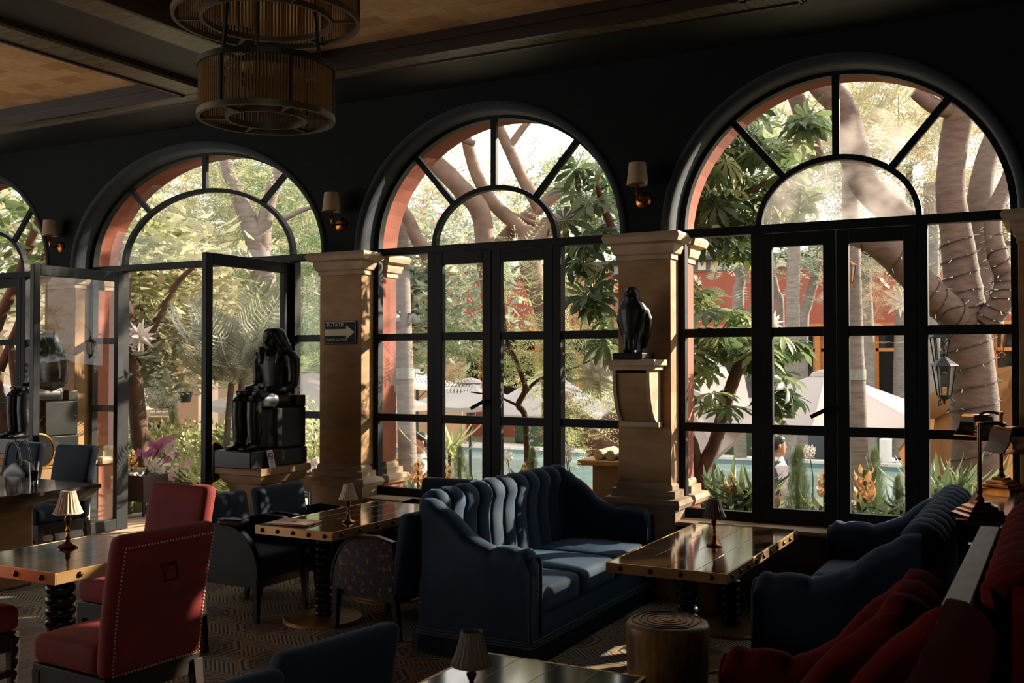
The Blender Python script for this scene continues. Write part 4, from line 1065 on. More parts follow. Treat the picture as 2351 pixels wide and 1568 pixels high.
tag(gm_.build('ground', M['soil'], smooth=False), kind='structure')
GP = tag(MB().box(PX0 - 1.4, PX1 + 1.4, PY1 + 0.35, PY1 + 1.7, G - 0.1, G + 0.02).box(PX0 - 1.4, PX0 - 0.35, PY0 - 1.4, PY1 + 0.35, G - 0.1, G + 0.02).box(PX0 - 0.35, PX1 + 1.4, PY0 - 1.8, PY0 - 0.35, G - 0.1, G + 0.02).build('ground_paving', M['paving'], smooth=False), kind='structure')
t = thing('swimming_pool', 'turquoise swimming pool with pale stone coping beyond the windows', 'pool', ((PX0 + PX1) / 2, (PY0 + PY1) / 2, G))
hx, hy = (PX1 - PX0) / 2, (PY1 - PY0) / 2
MB().box(-hx, hx, -hy, hy, -0.16, -0.12).build('water', M['water'], t, smooth=False)
for q in ((-hx, hx, hy - 0.02, hy), (-hx, hx, -hy, -hy + 0.02), (-hx, -hx + 0.02, -hy, hy), (hx - 0.02, hx, -hy, hy)):
    MB().box(*q, -0.2, 0.0).build('wall', M['poolwall'], t)
cp_ = MB().box(-0.495, 0.495, -0.2, 0.2, 0, 0.07).mesh('coping_stone', M['coping'], smooth=False)
for k in range(int(2 * hx) + 1):
    inst('coping_stone', cp_, t, (-hx + k + 0.0, hy + 0.15, 0.0)); inst('coping_stone', cp_, t, (-hx + k + 0.0, -hy - 0.15, 0.0))
for k in range(int(2 * hy) + 1): inst('coping_stone', cp_, t, (-hx - 0.15, -hy + 0.4 + k, 0.0), (0, 0, pi / 2))
# raised bed against the window wall and the landing at the open doors
bd = MB().box(-5.6, 2.6, YE1 + 0.05, YE1 + 2.4, G, 0.42).box(-13, -9.6, YE1 + 0.05, YE1 + 2.4, G, 0.42)
tag(bd.build('ground_bed', M['soil'], smooth=False), kind='structure')
tag(MB().box(-9.55, -5.65, YE1 + 0.02, YE1 + 2.6, G, -0.02).build('ground_landing', M['paving'], smooth=False), kind='structure')

# ------------------------------------------------------------------ leaf clouds
def np_mesh(name, verts, faces, m):
    me = bpy.data.meshes.new(name); nf, k = faces.shape
    me.vertices.add(len(verts)); me.vertices.foreach_set('co', verts.astype(np.float32).ravel())
    me.loops.add(nf * k); me.loops.foreach_set('vertex_index', faces.astype(np.int32).ravel())
    me.polygons.add(nf); me.polygons.foreach_set('loop_start', np.arange(0, nf * k, k, dtype=np.int32)); me.polygons.foreach_set('loop_total', np.full(nf, k, np.int32))
    me.materials.append(m); me.update(calc_edges=True); me.validate()
    return me
def rots(n, droop=0.0, spread=1.0, az=None):
    """leaf +Y is its tip, +Z its upper face"""
    a = RNG.uniform(0, 2 * pi, n) if az is None else az
    e = RNG.normal(droop, 0.45 * spread, n); r = RNG.normal(0, 0.5 * spread, n)
    ca, sa, ce, se, cr_, sr = np.cos(a), np.sin(a), np.cos(e), np.sin(e), np.cos(r), np.sin(r)
    y = np.stack([ca * ce, sa * ce, se], 1); x0 = np.stack([-sa, ca, 0 * a], 1); z0 = np.cross(y, x0) * -1
    z0 = np.cross(x0, y); x = x0 * cr_[:, None] + z0 * sr[:, None]; z = np.cross(x, y)
    return np.stack([x, y, z], 2)
def cloud(name, tmpl, pos, R, sc, m, parent=None, kind='stuff'):
    tv, tf = tmpl; n, k = len(pos), len(tv)
    sc = np.broadcast_to(np.asarray(sc, float), (n,))
    v = np.einsum('nij,kj->nki', R, tv) * sc[:, None, None] + np.asarray(pos)[:, None, :]
    f = tf[None] + (np.arange(n) * k)[:, None, None]
    o = bpy.data.objects.new(name, np_mesh(name, v.reshape(-1, 3), f.reshape(-1, tf.shape[1]), m)); COL.objects.link(o)
    if parent is not None: o.parent = parent
    if kind: o['kind'] = kind
    return o
def T(vs, fs): return np.array(vs, float), np.array(fs, int)
LEAF = T([(0, 0, 0), (-.22, .45, .05), (0, 1, -.05), (.22, .45, .05), (0, .5, -.02)], [(0, 4, 1), (1, 4, 2), (0, 3, 4), (3, 2, 4)])
def fern(n=10, w_=.05, l_=.22, bend=-.25):
    vs, fs = [], []
    def q(p, d, wd):
        b = len(vs); px_ = (-d[1], d[0])
        vs.extend([(p[0], p[1], p[2]), (p[0] + d[0] * .5 + px_[0] * wd, p[1] + d[1] * .5 + px_[1] * wd, p[2] + .01), (p[0] + d[0], p[1] + d[1], p[2] - .03), (p[0] + d[0] * .5 - px_[0] * wd, p[1] + d[1] * .5 - px_[1] * wd, p[2] + .01)])
        fs.append((b, b + 3, b + 2, b + 1))
    for i in range(n):
        s_ = (i + 1) / n; z = bend * s_ * s_; L_ = l_ * (sin(pi * min(.98, s_ * .9 + .1)) ** .6)
        for d in (-1, 1): q((0, s_, z), (d * L_, L_ * .35), w_)
    b = len(vs); vs.extend([(-.006, 0, 0), (.006, 0, 0), (.006, 1, bend), (-.006, 1, bend)]); fs.append((b, b + 1, b + 2, b + 3))
    return T(vs, fs)
FERN, FERN2 = fern(11, .06, .23), fern(7, .10, .32)
def palm_frond(n=20, l_=.36, arch=.75):
    vs, fs = [], []
    for i in range(n):
        s_ = .12 + .88 * i / n; y = s_ * (1 - .12 * s_); z = .35 * s_ - arch * s_ * s_
        L_ = l_ * (sin(pi * min(1, .15 + s_ * .8)) ** .5) * (1 if i < n - 3 else .6)
        for d in (-1, 1):
            b = len(vs); e = (d * L_ * .9, y + L_ * .55, z - L_ * .38); m_ = (d * L_ * .5, y + L_ * .28, z - L_ * .06)
            vs.extend([(0, y, z), (m_[0], m_[1] - .02, m_[2]), e, (m_[0], m_[1] + .02, m_[2])]); fs.append((b, b + 1, b + 2, b + 3))
    for i in range(8):
        b = len(vs)
        for s_ in (i / 8, (i + 1) / 8):
            y = s_ * (1 - .12 * s_); z = .35 * s_ - arch * s_ * s_; w_ = .012 * (1 - .7 * s_); vs.extend([(-w_, y, z), (w_, y, z)])
        fs.append((b, b + 1, b + 3, b + 2))
    return T(vs, fs)
PALM = palm_frond()
STRAP = None
def strap(n=6, w_=.035, droop=.8):
    vs, fs = [], []
    for i in range(n + 1):
        s_ = i / n; a = droop * s_; y = s_ * (1 - .25 * droop * s_); z = .55 * s_ - .55 * droop * s_ * s_; ww = w_ * (1 - s_ ** 3) + .002
        vs.extend([(-ww, y, z + ww * .4), (0, y, z), (ww, y, z + ww * .4)])
    for i in range(n):
        for k in range(2): fs.append((i * 3 + k, i * 3 + k + 1, i * 3 + k + 4, i * 3 + k + 3))
    return T(vs, fs)
STRAP, BLADE = strap(), strap(5, .022, .35)
lf = lambda n, a, b, t=.45: M.setdefault(n, leafmat(n, srgb(*a), srgb(*b), t))
lf('olive', (146, 146, 96), (200, 192, 138), .5); lf('green', (88, 114, 64), (146, 164, 96), .45); lf('deep', (38, 62, 40), (84, 108, 64), .35)
lf('gold', (146, 130, 84), (180, 162, 114), .42); lf('bright', (160, 176, 104), (216, 222, 152), .5); lf('grey', (128, 142, 118), (176, 184, 152), .4)
lf('silver', (128, 134, 112), (184, 184, 158), .4); lf('hedge', (104, 118, 60), (188, 184, 106), .4); lf('yellow', (206, 146, 52), (238, 190, 90), .4)
lf('broad', (62, 92, 46), (132, 150, 76), .45); lf('cypress', (72, 100, 52), (130, 150, 84), .35)
M['bark'] = mat('grey_brown_bark', srgb(102, 82, 68), 0.85, noise=(7, srgb(78, 62, 52), 6, (1, 1, 3)), bump=(18, 0.5, (1, 1, 4)))
M['paletrunk'] = mat('pale_grey_trunk', srgb(132, 118, 108), 0.85, noise=(5, srgb(106, 94, 86), 5, (1, 1, 5)), bump=(12, 0.5, (1, 1, 8)))
M['limb'] = mat('smooth_pale_limb', srgb(132, 108, 92), 0.8, noise=(6, srgb(104, 84, 70), 5), bump=(14, 0.4))
M['dark'] = mat('dark_trunk', srgb(98, 70, 52), 0.85, noise=(7, srgb(72, 52, 40), 5), bump=(14, 0.6))
def limb(pts, seg=10, mb=None, sub=5, jit=0.03):
    """pts [(px, py, depth, radius)] smoothed into a tube"""
    P = [(at(a, b, c), r) for a, b, c, r in pts]; out, rad = [], []
    for i in range(len(P) - 1):
        p0, p1, p2, p3 = P[max(i - 1, 0)][0], P[i][0], P[i + 1][0], P[min(i + 2, len(P) - 1)][0]
        for k in range(sub):
            s_ = k / sub
            out.append(0.5 * ((2 * p1) + (p2 - p0) * s_ + (2 * p0 - 5 * p1 + 4 * p2 - p3) * s_ ** 2 + (3 * p1 - p0 - 3 * p2 + p3) * s_ ** 3)); rad.append(P[i][1] * (1 - s_) + P[i + 1][1] * s_)
    out.append(P[-1][0]); rad.append(P[-1][1])
    rad = [r * (1 + random.uniform(-jit, jit)) for r in rad]
    (mb if mb is not None else MB()).tube(out, rad, seg)
    return out
def blob(n, c, r, shell=.55):
    d = RNG.normal(size=(n, 3)); d /= np.linalg.norm(d, axis=1)[:, None]
    k = RNG.uniform(shell ** 3, 1, n) ** (1 / 3)
    return np.asarray(c) + d * k[:, None] * np.asarray(r)
def sprays(n, per, c, r, jit=.25, shell=.4):
    cs = blob(n, c, r, shell); return np.repeat(cs, per, 0) + RNG.normal(0, jit, (n * per, 3))
def tree(label, limbs, crowns, barkm='bark', name='tree', group='garden trees', seg=10):
    """limbs: list of point lists; crowns: (template, material, n clusters, per, centre, radii, leaf size, jitter)"""
    base = at(*limbs[0][0][:3]) if limbs else Vector(crowns[0][4])
    t = thing(name, label, 'tree', (0, 0, 0), group=group)
    if limbs:
        mb = MB()
        for L_ in limbs: limb(L_, seg, mb)
        mb.build('trunk', M[barkm], t, ang=80)
    for tm, mm, n, per, c, r, sz, jt in crowns:
        p = sprays(n, per, c, r, jt)
        cloud('foliage', tm, p, rots(len(p), -.15, 1.0), RNG.uniform(.7, 1.25, len(p)) * sz, M[mm], t)
    return t
def C(px, py, d): return tuple(at(px, py, d))

# ---- the big tree wrapped in fairy lights
bigl = [[(2255, 1420, 11.2, .30), (2245, 1150, 11.2, .27), (2240, 980, 11.2, .25), (2232, 860, 11.2, .245), (2215, 740, 11.2, .25), (2208, 640, 11.2, .19), (2196, 540, 11.2, .165), (2182, 440, 11.2, .15), (2190, 330, 11.2, .15), (2200, 240, 11.1, .15), (2150, 130, 11.0, .12)],
        [(2200, 730, 11.1, .17), (2140, 680, 11.0, .17), (2085, 620, 11.0, .165), (2020, 560, 11.0, .16), (1965, 530, 11.2, .15)],
        [(2110, 530, 11.8, .15), (2050, 485, 11.8, .17), (1985, 420, 11.9, .17), (1955, 330, 12.0, .165), (1935, 250, 12.0, .17), (1890, 200, 12.0, .15), (1800, 120, 12.0, .10)],
        [(2235, 740, 11.5, .16), (2262, 600, 11.7, .15), (2250, 450, 11.8, .14), (2280, 320, 12, .11), (2330, 220, 12, .09)],
        [(2262, 740, 11.0, .13), (2300, 690, 10.9, .125), (2308, 640, 10.9, .11), (2290, 585, 10.9, .10), (2280, 500, 11.0, .09), (2320, 400, 11.2, .08), (2350, 300, 11.4, .06)],
        [(2200, 250, 11.1, .10), (2150, 245, 11.1, .09), (2100, 210, 11.1, .07)],
        [(1880, 380, 12.6, .10), (1850, 280, 12.6, .11), (1815, 190, 12.6, .10)]]
bigc = [(FERN, 'gold', 90, 5, C(2080, 260, 13.5), (1.4, .9, 1.0), .42, .3), (FERN, 'gold', 50, 4, C(2290, 420, 13.5), (.8, .8, .9), .36, .3),
        (FERN, 'olive', 60, 6, (-2.2, 14.3, 7.2), (3.0, 2.2, 1.3), .5, .4), (FERN, 'gold', 50, 5, C(2010, 640, 14), (.5, .5, .6), .30, .25)]  # high olive crown sits above view, added to dapple the sun indoors
BT = tree('thick trunked garden tree wrapped in fairy lights', bigl, bigc, 'bark', seg=16)
# the fairy lights themselves
t = thing('fairy_lights', 'black fairy light cable wound round the thick tree', 'lights')
cb = MB(); bl = MB(); random.seed(5)
def wind(pts, turns, off):
    P = [(at(a, b, c), r) for a, b, c, r in pts]; n_ = turns * 14; cable = []
    for k in range(n_ + 1):
        s_ = k / n_ * (len(P) - 1); i = min(int(s_), len(P) - 2); f = s_ - i
        p = P[i][0].lerp(P[i + 1][0], f); r = P[i][1] * (1 - f) + P[i + 1][1] * f + off
        d = (P[i + 1][0] - P[i][0]).normalized(); u = d.orthogonal().normalized(); v_ = d.cross(u)
        a = 2 * pi * k / 14
        q = p + (u * cos(a) + v_ * sin(a)) * r; cable.append(q)
        if k % 2 == 0:
            w_ = ((q - p).normalized() + Vector((random.uniform(-.6, .6), random.uniform(-.6, .6), random.uniform(-.6, .6)))).normalized()
            bl.tube([q, q + w_ * .05], [.005, .003], 5)
    cb.tube(cable, .0065, 5)
wind(bigl[0][1:7], 13, .012); wind(bigl[1], 6, .012); wind(bigl[4][:5], 10, .012)
cb.build('cable', mat('black_cable', srgb(30, 26, 24), .6), t); tag(bl.build('bulbs', mat('clear_bulb', srgb(206, 200, 190), .3), t), kind='stuff')

# ---- palmate-leaved trees, every leaf its own object
def palmate():
    mb = MB(); n_ = 9
    for k in range(n_):
        a = -2.3 + 4.6 * k / (n_ - 1); L_ = 1.0 - .28 * abs(a / 2.3); d = Vector((sin(a), cos(a), 0)); s_ = Vector((cos(a), -sin(a), 0))
        prof = [(.06, .02), (.3, .06), (.55, .13), (.66, .105), (.76, .14), (.86, .09), (1.0, .0)]
        rib = [d * (L_ * q) + Vector((0, 0, .10 * q - .42 * q * q)) for q, w_ in prof]
        vs = []
        for (q, w_), c in zip(prof, rib): vs += [c - s_ * (w_ * L_) + Vector((0, 0, w_ * .25)), c, c + s_ * (w_ * L_) + Vector((0, 0, w_ * .25))]
        fs = []
        for i in range(len(prof) - 1): fs += [(i * 3, i * 3 + 1, i * 3 + 4, i * 3 + 3), (i * 3 + 1, i * 3 + 2, i * 3 + 5, i * 3 + 4)]
        mb.add(vs, fs)
    mb.tube([V(0, 0, 0), V(0, -.35, .02), V(0, -.75, -.10)], [.012, .012, .014], 5)
    return mb
lfm = lambda n, a, b: leafmat(n, srgb(*a), srgb(*b), .42)
PMS = [palmate().mesh('palmate_leaf', m, ang=60) for m in (lfm('palmate_dark', (52, 78, 42), (70, 98, 50)), lfm('palmate_mid', (84, 112, 56), (106, 132, 68)), lfm('palmate_light', (140, 158, 90), (166, 180, 110)))]
def palmate_tree(label, limbs, spots, sz, mixw=(4, 4, 2)):
    t = tree(label, limbs, [], 'dark')
    for (px_, py_, d, n_, rx, ry) in spots:
        for k in range(n_):
            p = at(px_ + random.uniform(-rx, rx), py_ + random.uniform(-ry, ry), d + random.uniform(-.5, .5))
            q = inst('leaf', random.choices(PMS, mixw)[0], t, p, (random.gauss(-.35, .4), random.gauss(0, .35), random.uniform(0, 2 * pi)), sz * random.uniform(.75, 1.2))
    return t
palmate_tree('tall tree with big hand shaped leaves behind the falcon pillar', [[(1470, 1300, 9.6, .09), (1480, 900, 9.6, .08), (1500, 650, 9.6, .07), (1600, 480, 9.6, .05), (1690, 330, 9.6, .03)], [(1490, 700, 9.6, .05), (1420, 560, 9.6, .04), (1370, 430, 9.6, .03)], [(1560, 530, 9.6, .04), (1700, 450, 9.5, .03), (1800, 400, 9.5, .02)]],
             [(1700, 300, 9.6, 26, 90, 60), (1660, 420, 9.5, 36, 90, 70), (1800, 400, 9.6, 22, 80, 60), (1640, 520, 9.4, 14, 60, 40), (1760, 500, 9.4, 14, 70, 40), (1345, 450, 9.6, 20, 55, 70), (1360, 560, 9.5, 12, 50, 50), (1350, 660, 9.3, 14, 55, 60), (1395, 740, 9.2, 7, 35, 60), (1690, 580, 9.2, 5, 30, 25), (1850, 300, 9.6, 8, 30, 50)], .27, (5, 4, 2))
palmate_tree('young forked tree with pale hand shaped leaves by the pillar', [[(1608, 1330, 8.9, .085), (1606, 1150, 8.9, .08), (1606, 1090, 8.9, .075), (1640, 1020, 8.9, .06), (1672, 910, 8.9, .055), (1700, 830, 8.9, .05), (1722, 780, 8.9, .03)], [(1604, 1095, 8.9, .055), (1588, 1010, 8.9, .05), (1560, 930, 8.9, .045), (1540, 850, 8.9, .03)]],
             [(1640, 790, 8.9, 18, 65, 40), (1600, 860, 8.8, 9, 40, 50), (1710, 800, 8.8, 9, 50, 30), (1800, 800, 8.8, 10, 45, 30), (1800, 880, 8.6, 7, 40, 35), (1600, 690, 8.9, 7, 30, 30), (1700, 720, 8.9, 5, 40, 15), (1650, 930, 8.7, 6, 60, 30), (1790, 950, 8.6, 3, 20, 20)], .25, (3, 4, 5))

# ---- the limbs seen through the middle window
tree('spreading garden tree with bare pale limbs behind the sofa window', [
    [(1130, 1100, 13, .13), (1128, 700, 13, .13), (1116, 600, 13, .13), (1104, 490, 13, .128), (1060, 435, 13, .125), (1000, 375, 13, .115), (930, 325, 13, .10), (860, 260, 13, .08)],
    [(1268, 1000, 13.4, .14), (1262, 760, 13.4, .14), (1222, 630, 13.4, .15), (1215, 560, 13.4, .15), (1190, 520, 13.4, .10), (1135, 470, 13.4, .085), (1098, 410, 13.4, .08), (1078, 350, 13.4, .075), (1066, 280, 13.4, .07), (1060, 200, 13.4, .05)],
    [(1215, 570, 13.4, .15), (1260, 520, 13.4, .13), (1340, 490, 13.2, .12), (1440, 450, 13.0, .11)],
    [(1130, 580, 13.6, .10), (1180, 525, 13.6, .10), (1240, 475, 13.6, .09), (1330, 400, 13.6, .08)],
    [(1240, 480, 13.2, .085), (1200, 410, 13.2, .075), (1165, 335, 13.2, .07), (1135, 270, 13.2, .06)], [(1168, 340, 13.2, .05), (1200, 295, 13.2, .045), (1240, 250, 13.2, .03)],
    [(985, 590, 12.6, .10), (955, 545, 12.6, .085), (935, 500, 12.6, .08), (890, 450, 12.6, .06)], [(1090, 330, 13.1, .04), (1020, 312, 13.1, .035), (960, 320, 13.1, .02)], [(1320, 560, 13.5, .06), (1240, 520, 13.5, .04), (1130, 470, 13.5, .02)]],
    [(FERN, 'olive', 70, 4, C(1110, 360, 15), (2.0, 1.2, 1.4), .42, .35), (FERN, 'gold', 50, 4, C(960, 440, 14.5), (.9, .8, .9), .38, .3), (FERN, 'bright', 36, 4, C(1240, 380, 14.5), (1.0, .8, .9), .40, .3)], 'limb', seg=14)
FERN3 = fern(10, .075, .20, -.3)
tree('slender feathery tree standing close outside the sofa window', [
    [(1214, 1300, 10.1, .04), (1212, 1100, 10.1, .035), (1206, 960, 10.1, .032), (1190, 930, 10.1, .03), (1206, 890, 10.1, .028), (1185, 830, 10.1, .024), (1160, 760, 10.1, .02), (1150, 600, 10.1, .015)], [(1204, 905, 10.1, .02), (1240, 870, 10.1, .016), (1330, 840, 10.0, .01), (1400, 800, 9.9, .006)], [(1186, 930, 10.1, .015), (1140, 910, 10.1, .01), (1080, 900, 10.1, .006)], [(1180, 815, 10.1, .014), (1120, 790, 10.3, .008), (1030, 770, 10.3, .005)]],
    [(FERN3, 'bright', 34, 5, C(1330, 880, 10.1), (.50, .4, .42), .36, .16), (FERN3, 'bright', 30, 4, C(1190, 800, 10.3), (.45, .4, .28), .36, .16), (FERN3, 'green', 28, 5, C(1060, 790, 10.5), (.40, .3, .22), .36, .16), (FERN3, 'bright', 22, 4, C(1180, 640, 10.7), (.5, .4, .3), .36, .16), (FERN3, 'bright', 26, 4, C(1330, 740, 10.5), (.35, .3, .35), .36, .16), (FERN3, 'bright', 14, 4, C(1330, 1010, 10.1), (.28, .2, .12), .28, .10)], 'dark')
tree('old dark leaning trunk behind the feathery branches', [[(1440, 1140, 15, .26), (1385, 1030, 15, .25), (1320, 965, 15, .2), (1280, 900, 15.2, .1)], [(1370, 1010, 15, .2), (1440, 950, 15, .2)]], [], 'dark', seg=14)

# ---- spiny tree and background trees seen through the open doorway
tree('spiny grey trunked tree seen above the open doors', [[(640, 1150, 17, .24), (618, 760, 17, .22), (605, 640, 17, .20), (590, 560, 17, .18), (560, 480, 17, .14), (530, 410, 17, .11), (505, 330, 17, .08)], [(600, 600, 17, .15), (606, 520, 17, .13), (625, 440, 17, .11), (655, 350, 17, .08)], [(640, 510, 17, .05), (700, 480, 17, .04), (760, 470, 17, .02)]],
     [(FERN2, 'olive', 260, 5, C(430, 480, 18.5), (2.6, 1.8, 2.0), .42, .35), (FERN2, 'green', 150, 5, C(640, 520, 19), (1.8, 1.3, 1.6), .40, .35), (FERN2, 'olive', 110, 5, C(340, 640, 17), (1.1, 1.2, 1.4), .38, .3)], 'paletrunk', seg=12)
tree('tangled pale vine tree left of the doorway view', [[(330, 1100, 13, .12), (300, 800, 13, .10), (265, 560, 13, .10), (262, 400, 13, .08)], [(330, 800, 13, .05), (400, 660, 13, .04), (460, 600, 13, .02)]],
     [(LEAF, 'olive', 200, 8, C(380, 680, 14), (1.2, .9, 1.1), .26, .22), (LEAF, 'bright', 60, 7, C(300, 600, 13.5), (.6, .6, .8), .26, .2), (LEAF, 'silver', 60, 8, C(330, 800, 13.5), (.5, .5, .5), .2, .2)], 'dark')
tree('frangipani like tree outside the far left window', [[(20, 1250, 14, .12), (10, 1000, 14, .11), (-20, 800, 14, .09), (40, 640, 14, .07), (90, 500, 14, .05)], [(0, 850, 14, .06), (60, 700, 14, .05), (110, 560, 14, .03)], [(70, 1250, 14, .09), (40, 900, 14, .07), (20, 780, 14, .05)]],
     [(LEAF, 'broad', 60, 6, C(40, 520, 14.5), (1.0, .8, 1.0), .34, .25), (LEAF, 'olive', 80, 7, C(30, 600, 16), (1.2, .9, 1.3), .3, .3)], 'dark')
tree('dense green tree right of the spiny trunk', [[(760, 1100, 22, .2), (745, 600, 22, .15)]], [(FERN2, 'green', 160, 6, C(700, 600, 22), (1.6, 1.4, 1.8), .5, .4)], 'paletrunk')
# ---- flowering shrub, palms, far tree row
tree('tall red flowered shrub behind the pale palm trunk', [[(998, 1080, 17, .08), (1000, 800, 17, .05)]], [(LEAF, 'grey', 260, 7, C(1000, 660, 17.5), (1.5, .9, 1.3), .24, .22), (LEAF, 'deep', 120, 7, C(900, 700, 18), (.8, .7, 1.2), .24, .22)], 'dark', 'shrub')
t = bpy.data.objects['shrub']; fl = blob(70, C(1010, 640, 16.9), (1.4, .6, 1.3), .6); M['redfl'] = leafmat('red_blossom', srgb(206, 70, 58), srgb(230, 110, 92), .3)
cloud('blossoms', LEAF, np.repeat(fl, 3, 0), rots(210, .3), .085, M['redfl'], t)
def palm_trunk(label, pts, tip=None, n=0, fl=1.6, m='paletrunk', leaf='silver'):
    t = tree(label, [pts], [], m, 'palm_tree', 'palm trees', 14)
    if n:
        p = np.repeat(np.array([tuple(tip)]), n, 0); az = np.arange(n) * 2.4
        R = rots(n, .35, .7, az); cloud('fronds', PALM, p, R, RNG.uniform(.85, 1.1, n) * fl, M[leaf], t)
    return t
palm_trunk('smooth grey palm trunk with two clamped spotlights', [(946, 1330, 13, .125), (934, 1000, 13, .12), (926, 760, 13, .11), (920, 560, 13, .105), (916, 380, 13, .10)], at(916, 300, 13), 9, 2.6, leaf='olive')
palm_trunk('smooth grey palm trunk close behind the right hand doors', [(1975, 1330, 13.5, .145), (1968, 1000, 13.5, .135), (1960, 760, 13.5, .12), (1955, 560, 13.5, .11), (1950, 300, 13.5, .10)], at(1950, 160, 13.5), 8, 2.4, leaf='olive')
palm_trunk('tall ringed palm trunk against the red wall', [(1812, 1060, 24, .17), (1818, 800, 24, .16), (1822, 620, 24, .15), (1824, 420, 24, .14)], at(1824, 330, 24), 9, 3.0, leaf='olive')
palm_trunk('slim ringed palm trunk left of the fairy light tree', [(2140, 1060, 24, .17), (2142, 800, 24, .165), (2140, 620, 24, .16), (2136, 420, 24, .15)], at(2136, 330, 24), 8, 3.0, leaf='olive')
def areca(label, px_, y0_, y1_, d, n, fl, leaf):
    t = palm_trunk(label, [(px_ - 6, y0_, d, .045), (px_, (y0_ + y1_) / 2, d, .04), (px_ + 14, y1_, d, .035)], at(px_ + 14, y1_, d), n, fl, 'paletrunk', leaf)
areca('feathery areca palm in front of the white parasol', 517, 1250, 880, 12.0, 13, .9, 'silver')
areca('tall areca palm with pale fronds above the statue', 545, 1250, 830, 12.0, 13, 1.0, 'silver')
areca('green areca palm behind the statue head', 660, 1250, 820, 13.5, 12, 1.15, 'green')
areca('small areca palm beside the beige arcade', 745, 1250, 830, 15, 10, 1.2, 'green')
areca('dark green areca palm under the white parasol', 585, 1250, 1000, 11.0, 10, .6, 'deep')
for k, (px_, py_, d, mm, rx, rz_, n_) in enumerate(((150, 480, 47, 'olive', 5, 4.2, 170), (420, 430, 48, 'olive', 5.5, 4.4, 210), (660, 430, 48, 'green', 5, 4.2, 170), (900, 500, 48, 'olive', 3.8, 2.8, 90), (1120, 520, 46, 'olive', 3.8, 2.0, 75), (1350, 480, 45, 'green', 3.2, 2.4, 95), (1620, 500, 43, 'olive', 3, 1.8, 62), (1860, 440, 43, 'grey', 4, 2.6, 110), (2080, 380, 42, 'olive', 4, 2.8, 110), (2300, 470, 40, 'olive', 3, 1.6, 60))):
    dsc = ('far beyond the left window', 'filling the doorway arch', 'behind the spiny trunk', 'behind the pale palm trunk', 'behind the bare limbs', 'beyond the falcon pillar', 'above the red wall at the pillar', 'beyond the tall ringed palm', 'behind the dusty fan light', 'above the red wall at the right')[k]
    tree('distant hazy tree ' + dsc, [[(px_, 800, d, .25), (px_ + 8, py_, d, .12)]], [(FERN2, mm, n_, 6, C(px_, py_, d), (rx, 2, rz_), 1.05, .6)], 'paletrunk', 'distant_tree', 'distant trees')
# thin trees against the red wall
for lb, L_ in (('thin crooked grey tree by the young forked tree', [[(1700, 1050, 26, .16), (1695, 700, 26, .15), (1700, 640, 26, .12), (1680, 560, 26, .09)], [(1720, 720, 26, .08), (1740, 680, 26, .05)]]),
               ('thin leaning grey tree left of the ringed palm', [[(1782, 1050, 26, .13), (1790, 720, 26, .12), (1780, 670, 26, .11), (1768, 600, 26, .1), (1762, 520, 26, .08)]]),
               ('thin forked grey tree right of the ringed palm', [[(1840, 1050, 25.5, .16), (1842, 760, 25.5, .15), (1852, 700, 25.5, .14), (1870, 640, 25.5, .11), (1885, 560, 25.5, .08)]]),
               ('spiny green trunk between the doors and the star lantern', [[(1995, 1050, 25, .2), (1990, 800, 25, .18), (1985, 640, 25, .16), (1980, 560, 25, .1)]]),
               ('spiny green trunk behind the star lantern', [[(2070, 1050, 25, .22), (2072, 800, 25, .2), (2075, 640, 25, .18), (2078, 540, 25, .14)]])):
    c_ = L_[0][-1]
    tree(lb, L_, [(FERN2, 'grey', 26, 4, C(c_[0] + 6, c_[1] + 20, c_[2] - .3), (1.0, .6, .7), .6, .3)], 'paletrunk', 'thin_tree', 'thin trees by the red wall')

tree('added unseen shade tree beyond the right hand pillar', [[(2620, 1250, 14, .16), (2600, 800, 14, .14), (2590, 560, 14, .08)]], [(FERN, 'green', 80, 7, (3.1, 12.9, 3.3), (2.0, 1.6, 1.3), .5, .35)], 'dark')  # out of view, added to shade the sun's path through the right window
# ================================================================== buildings, parasols, plants and people in the garden
M['cream'] = mat('cream_plaster', srgb(200, 172, 144), .85, noise=(1, srgb(186, 156, 126), 4)); M['ochre'] = mat('ochre_plaster', srgb(186, 146, 110), .85)
M['pine'] = mat('varnished_pine', srgb(186, 118, 56), .4, noise=(4, srgb(160, 96, 42), 5, (1, 1, 6))); M['dglass'] = mat('dark_pane', srgb(26, 24, 22), .06)
YR = 32.0
t = thing('restaurant_building', 'red plastered building with wooden windows across the pool', 'building', (0, YR, 0))
MB().box(-33, 16, 0, 3, 2.9, 4.65).build('upper_wall', M['redwall'], t, smooth=False)
MB().box(-33, 16, .5, 3, G, 2.9).build('back_wall', M['redwall'], t, smooth=False)
FRZ = MB().box(-33, 16, -.05, 3, 4.65, 5.0).build('frieze', mat('dark_frieze', srgb(96, 84, 74), .8), t, smooth=False)
MB().box(-33, 16, -.3, 3, 5.0, 5.12).build('eaves', mat('dark_eaves', srgb(60, 52, 46), .7), t, smooth=False)
md = [MB().box(-.13, .13, -.03, 0, -.13, .13).mesh('frieze_tile', mat('frieze_' + n, c, .7), smooth=False) for n, c in (('cream', srgb(196, 180, 158)), ('rust', srgb(196, 128, 70)), ('grey', srgb(130, 122, 114)))]
for k in range(70): inst('frieze_tile', md[k % 3], FRZ, (-14 + k * .42, -.05, 4.83))
MB().box(-33, 16, -.06, .5, 2.62, 2.9).build('beam', M['pine'], t, smooth=False)
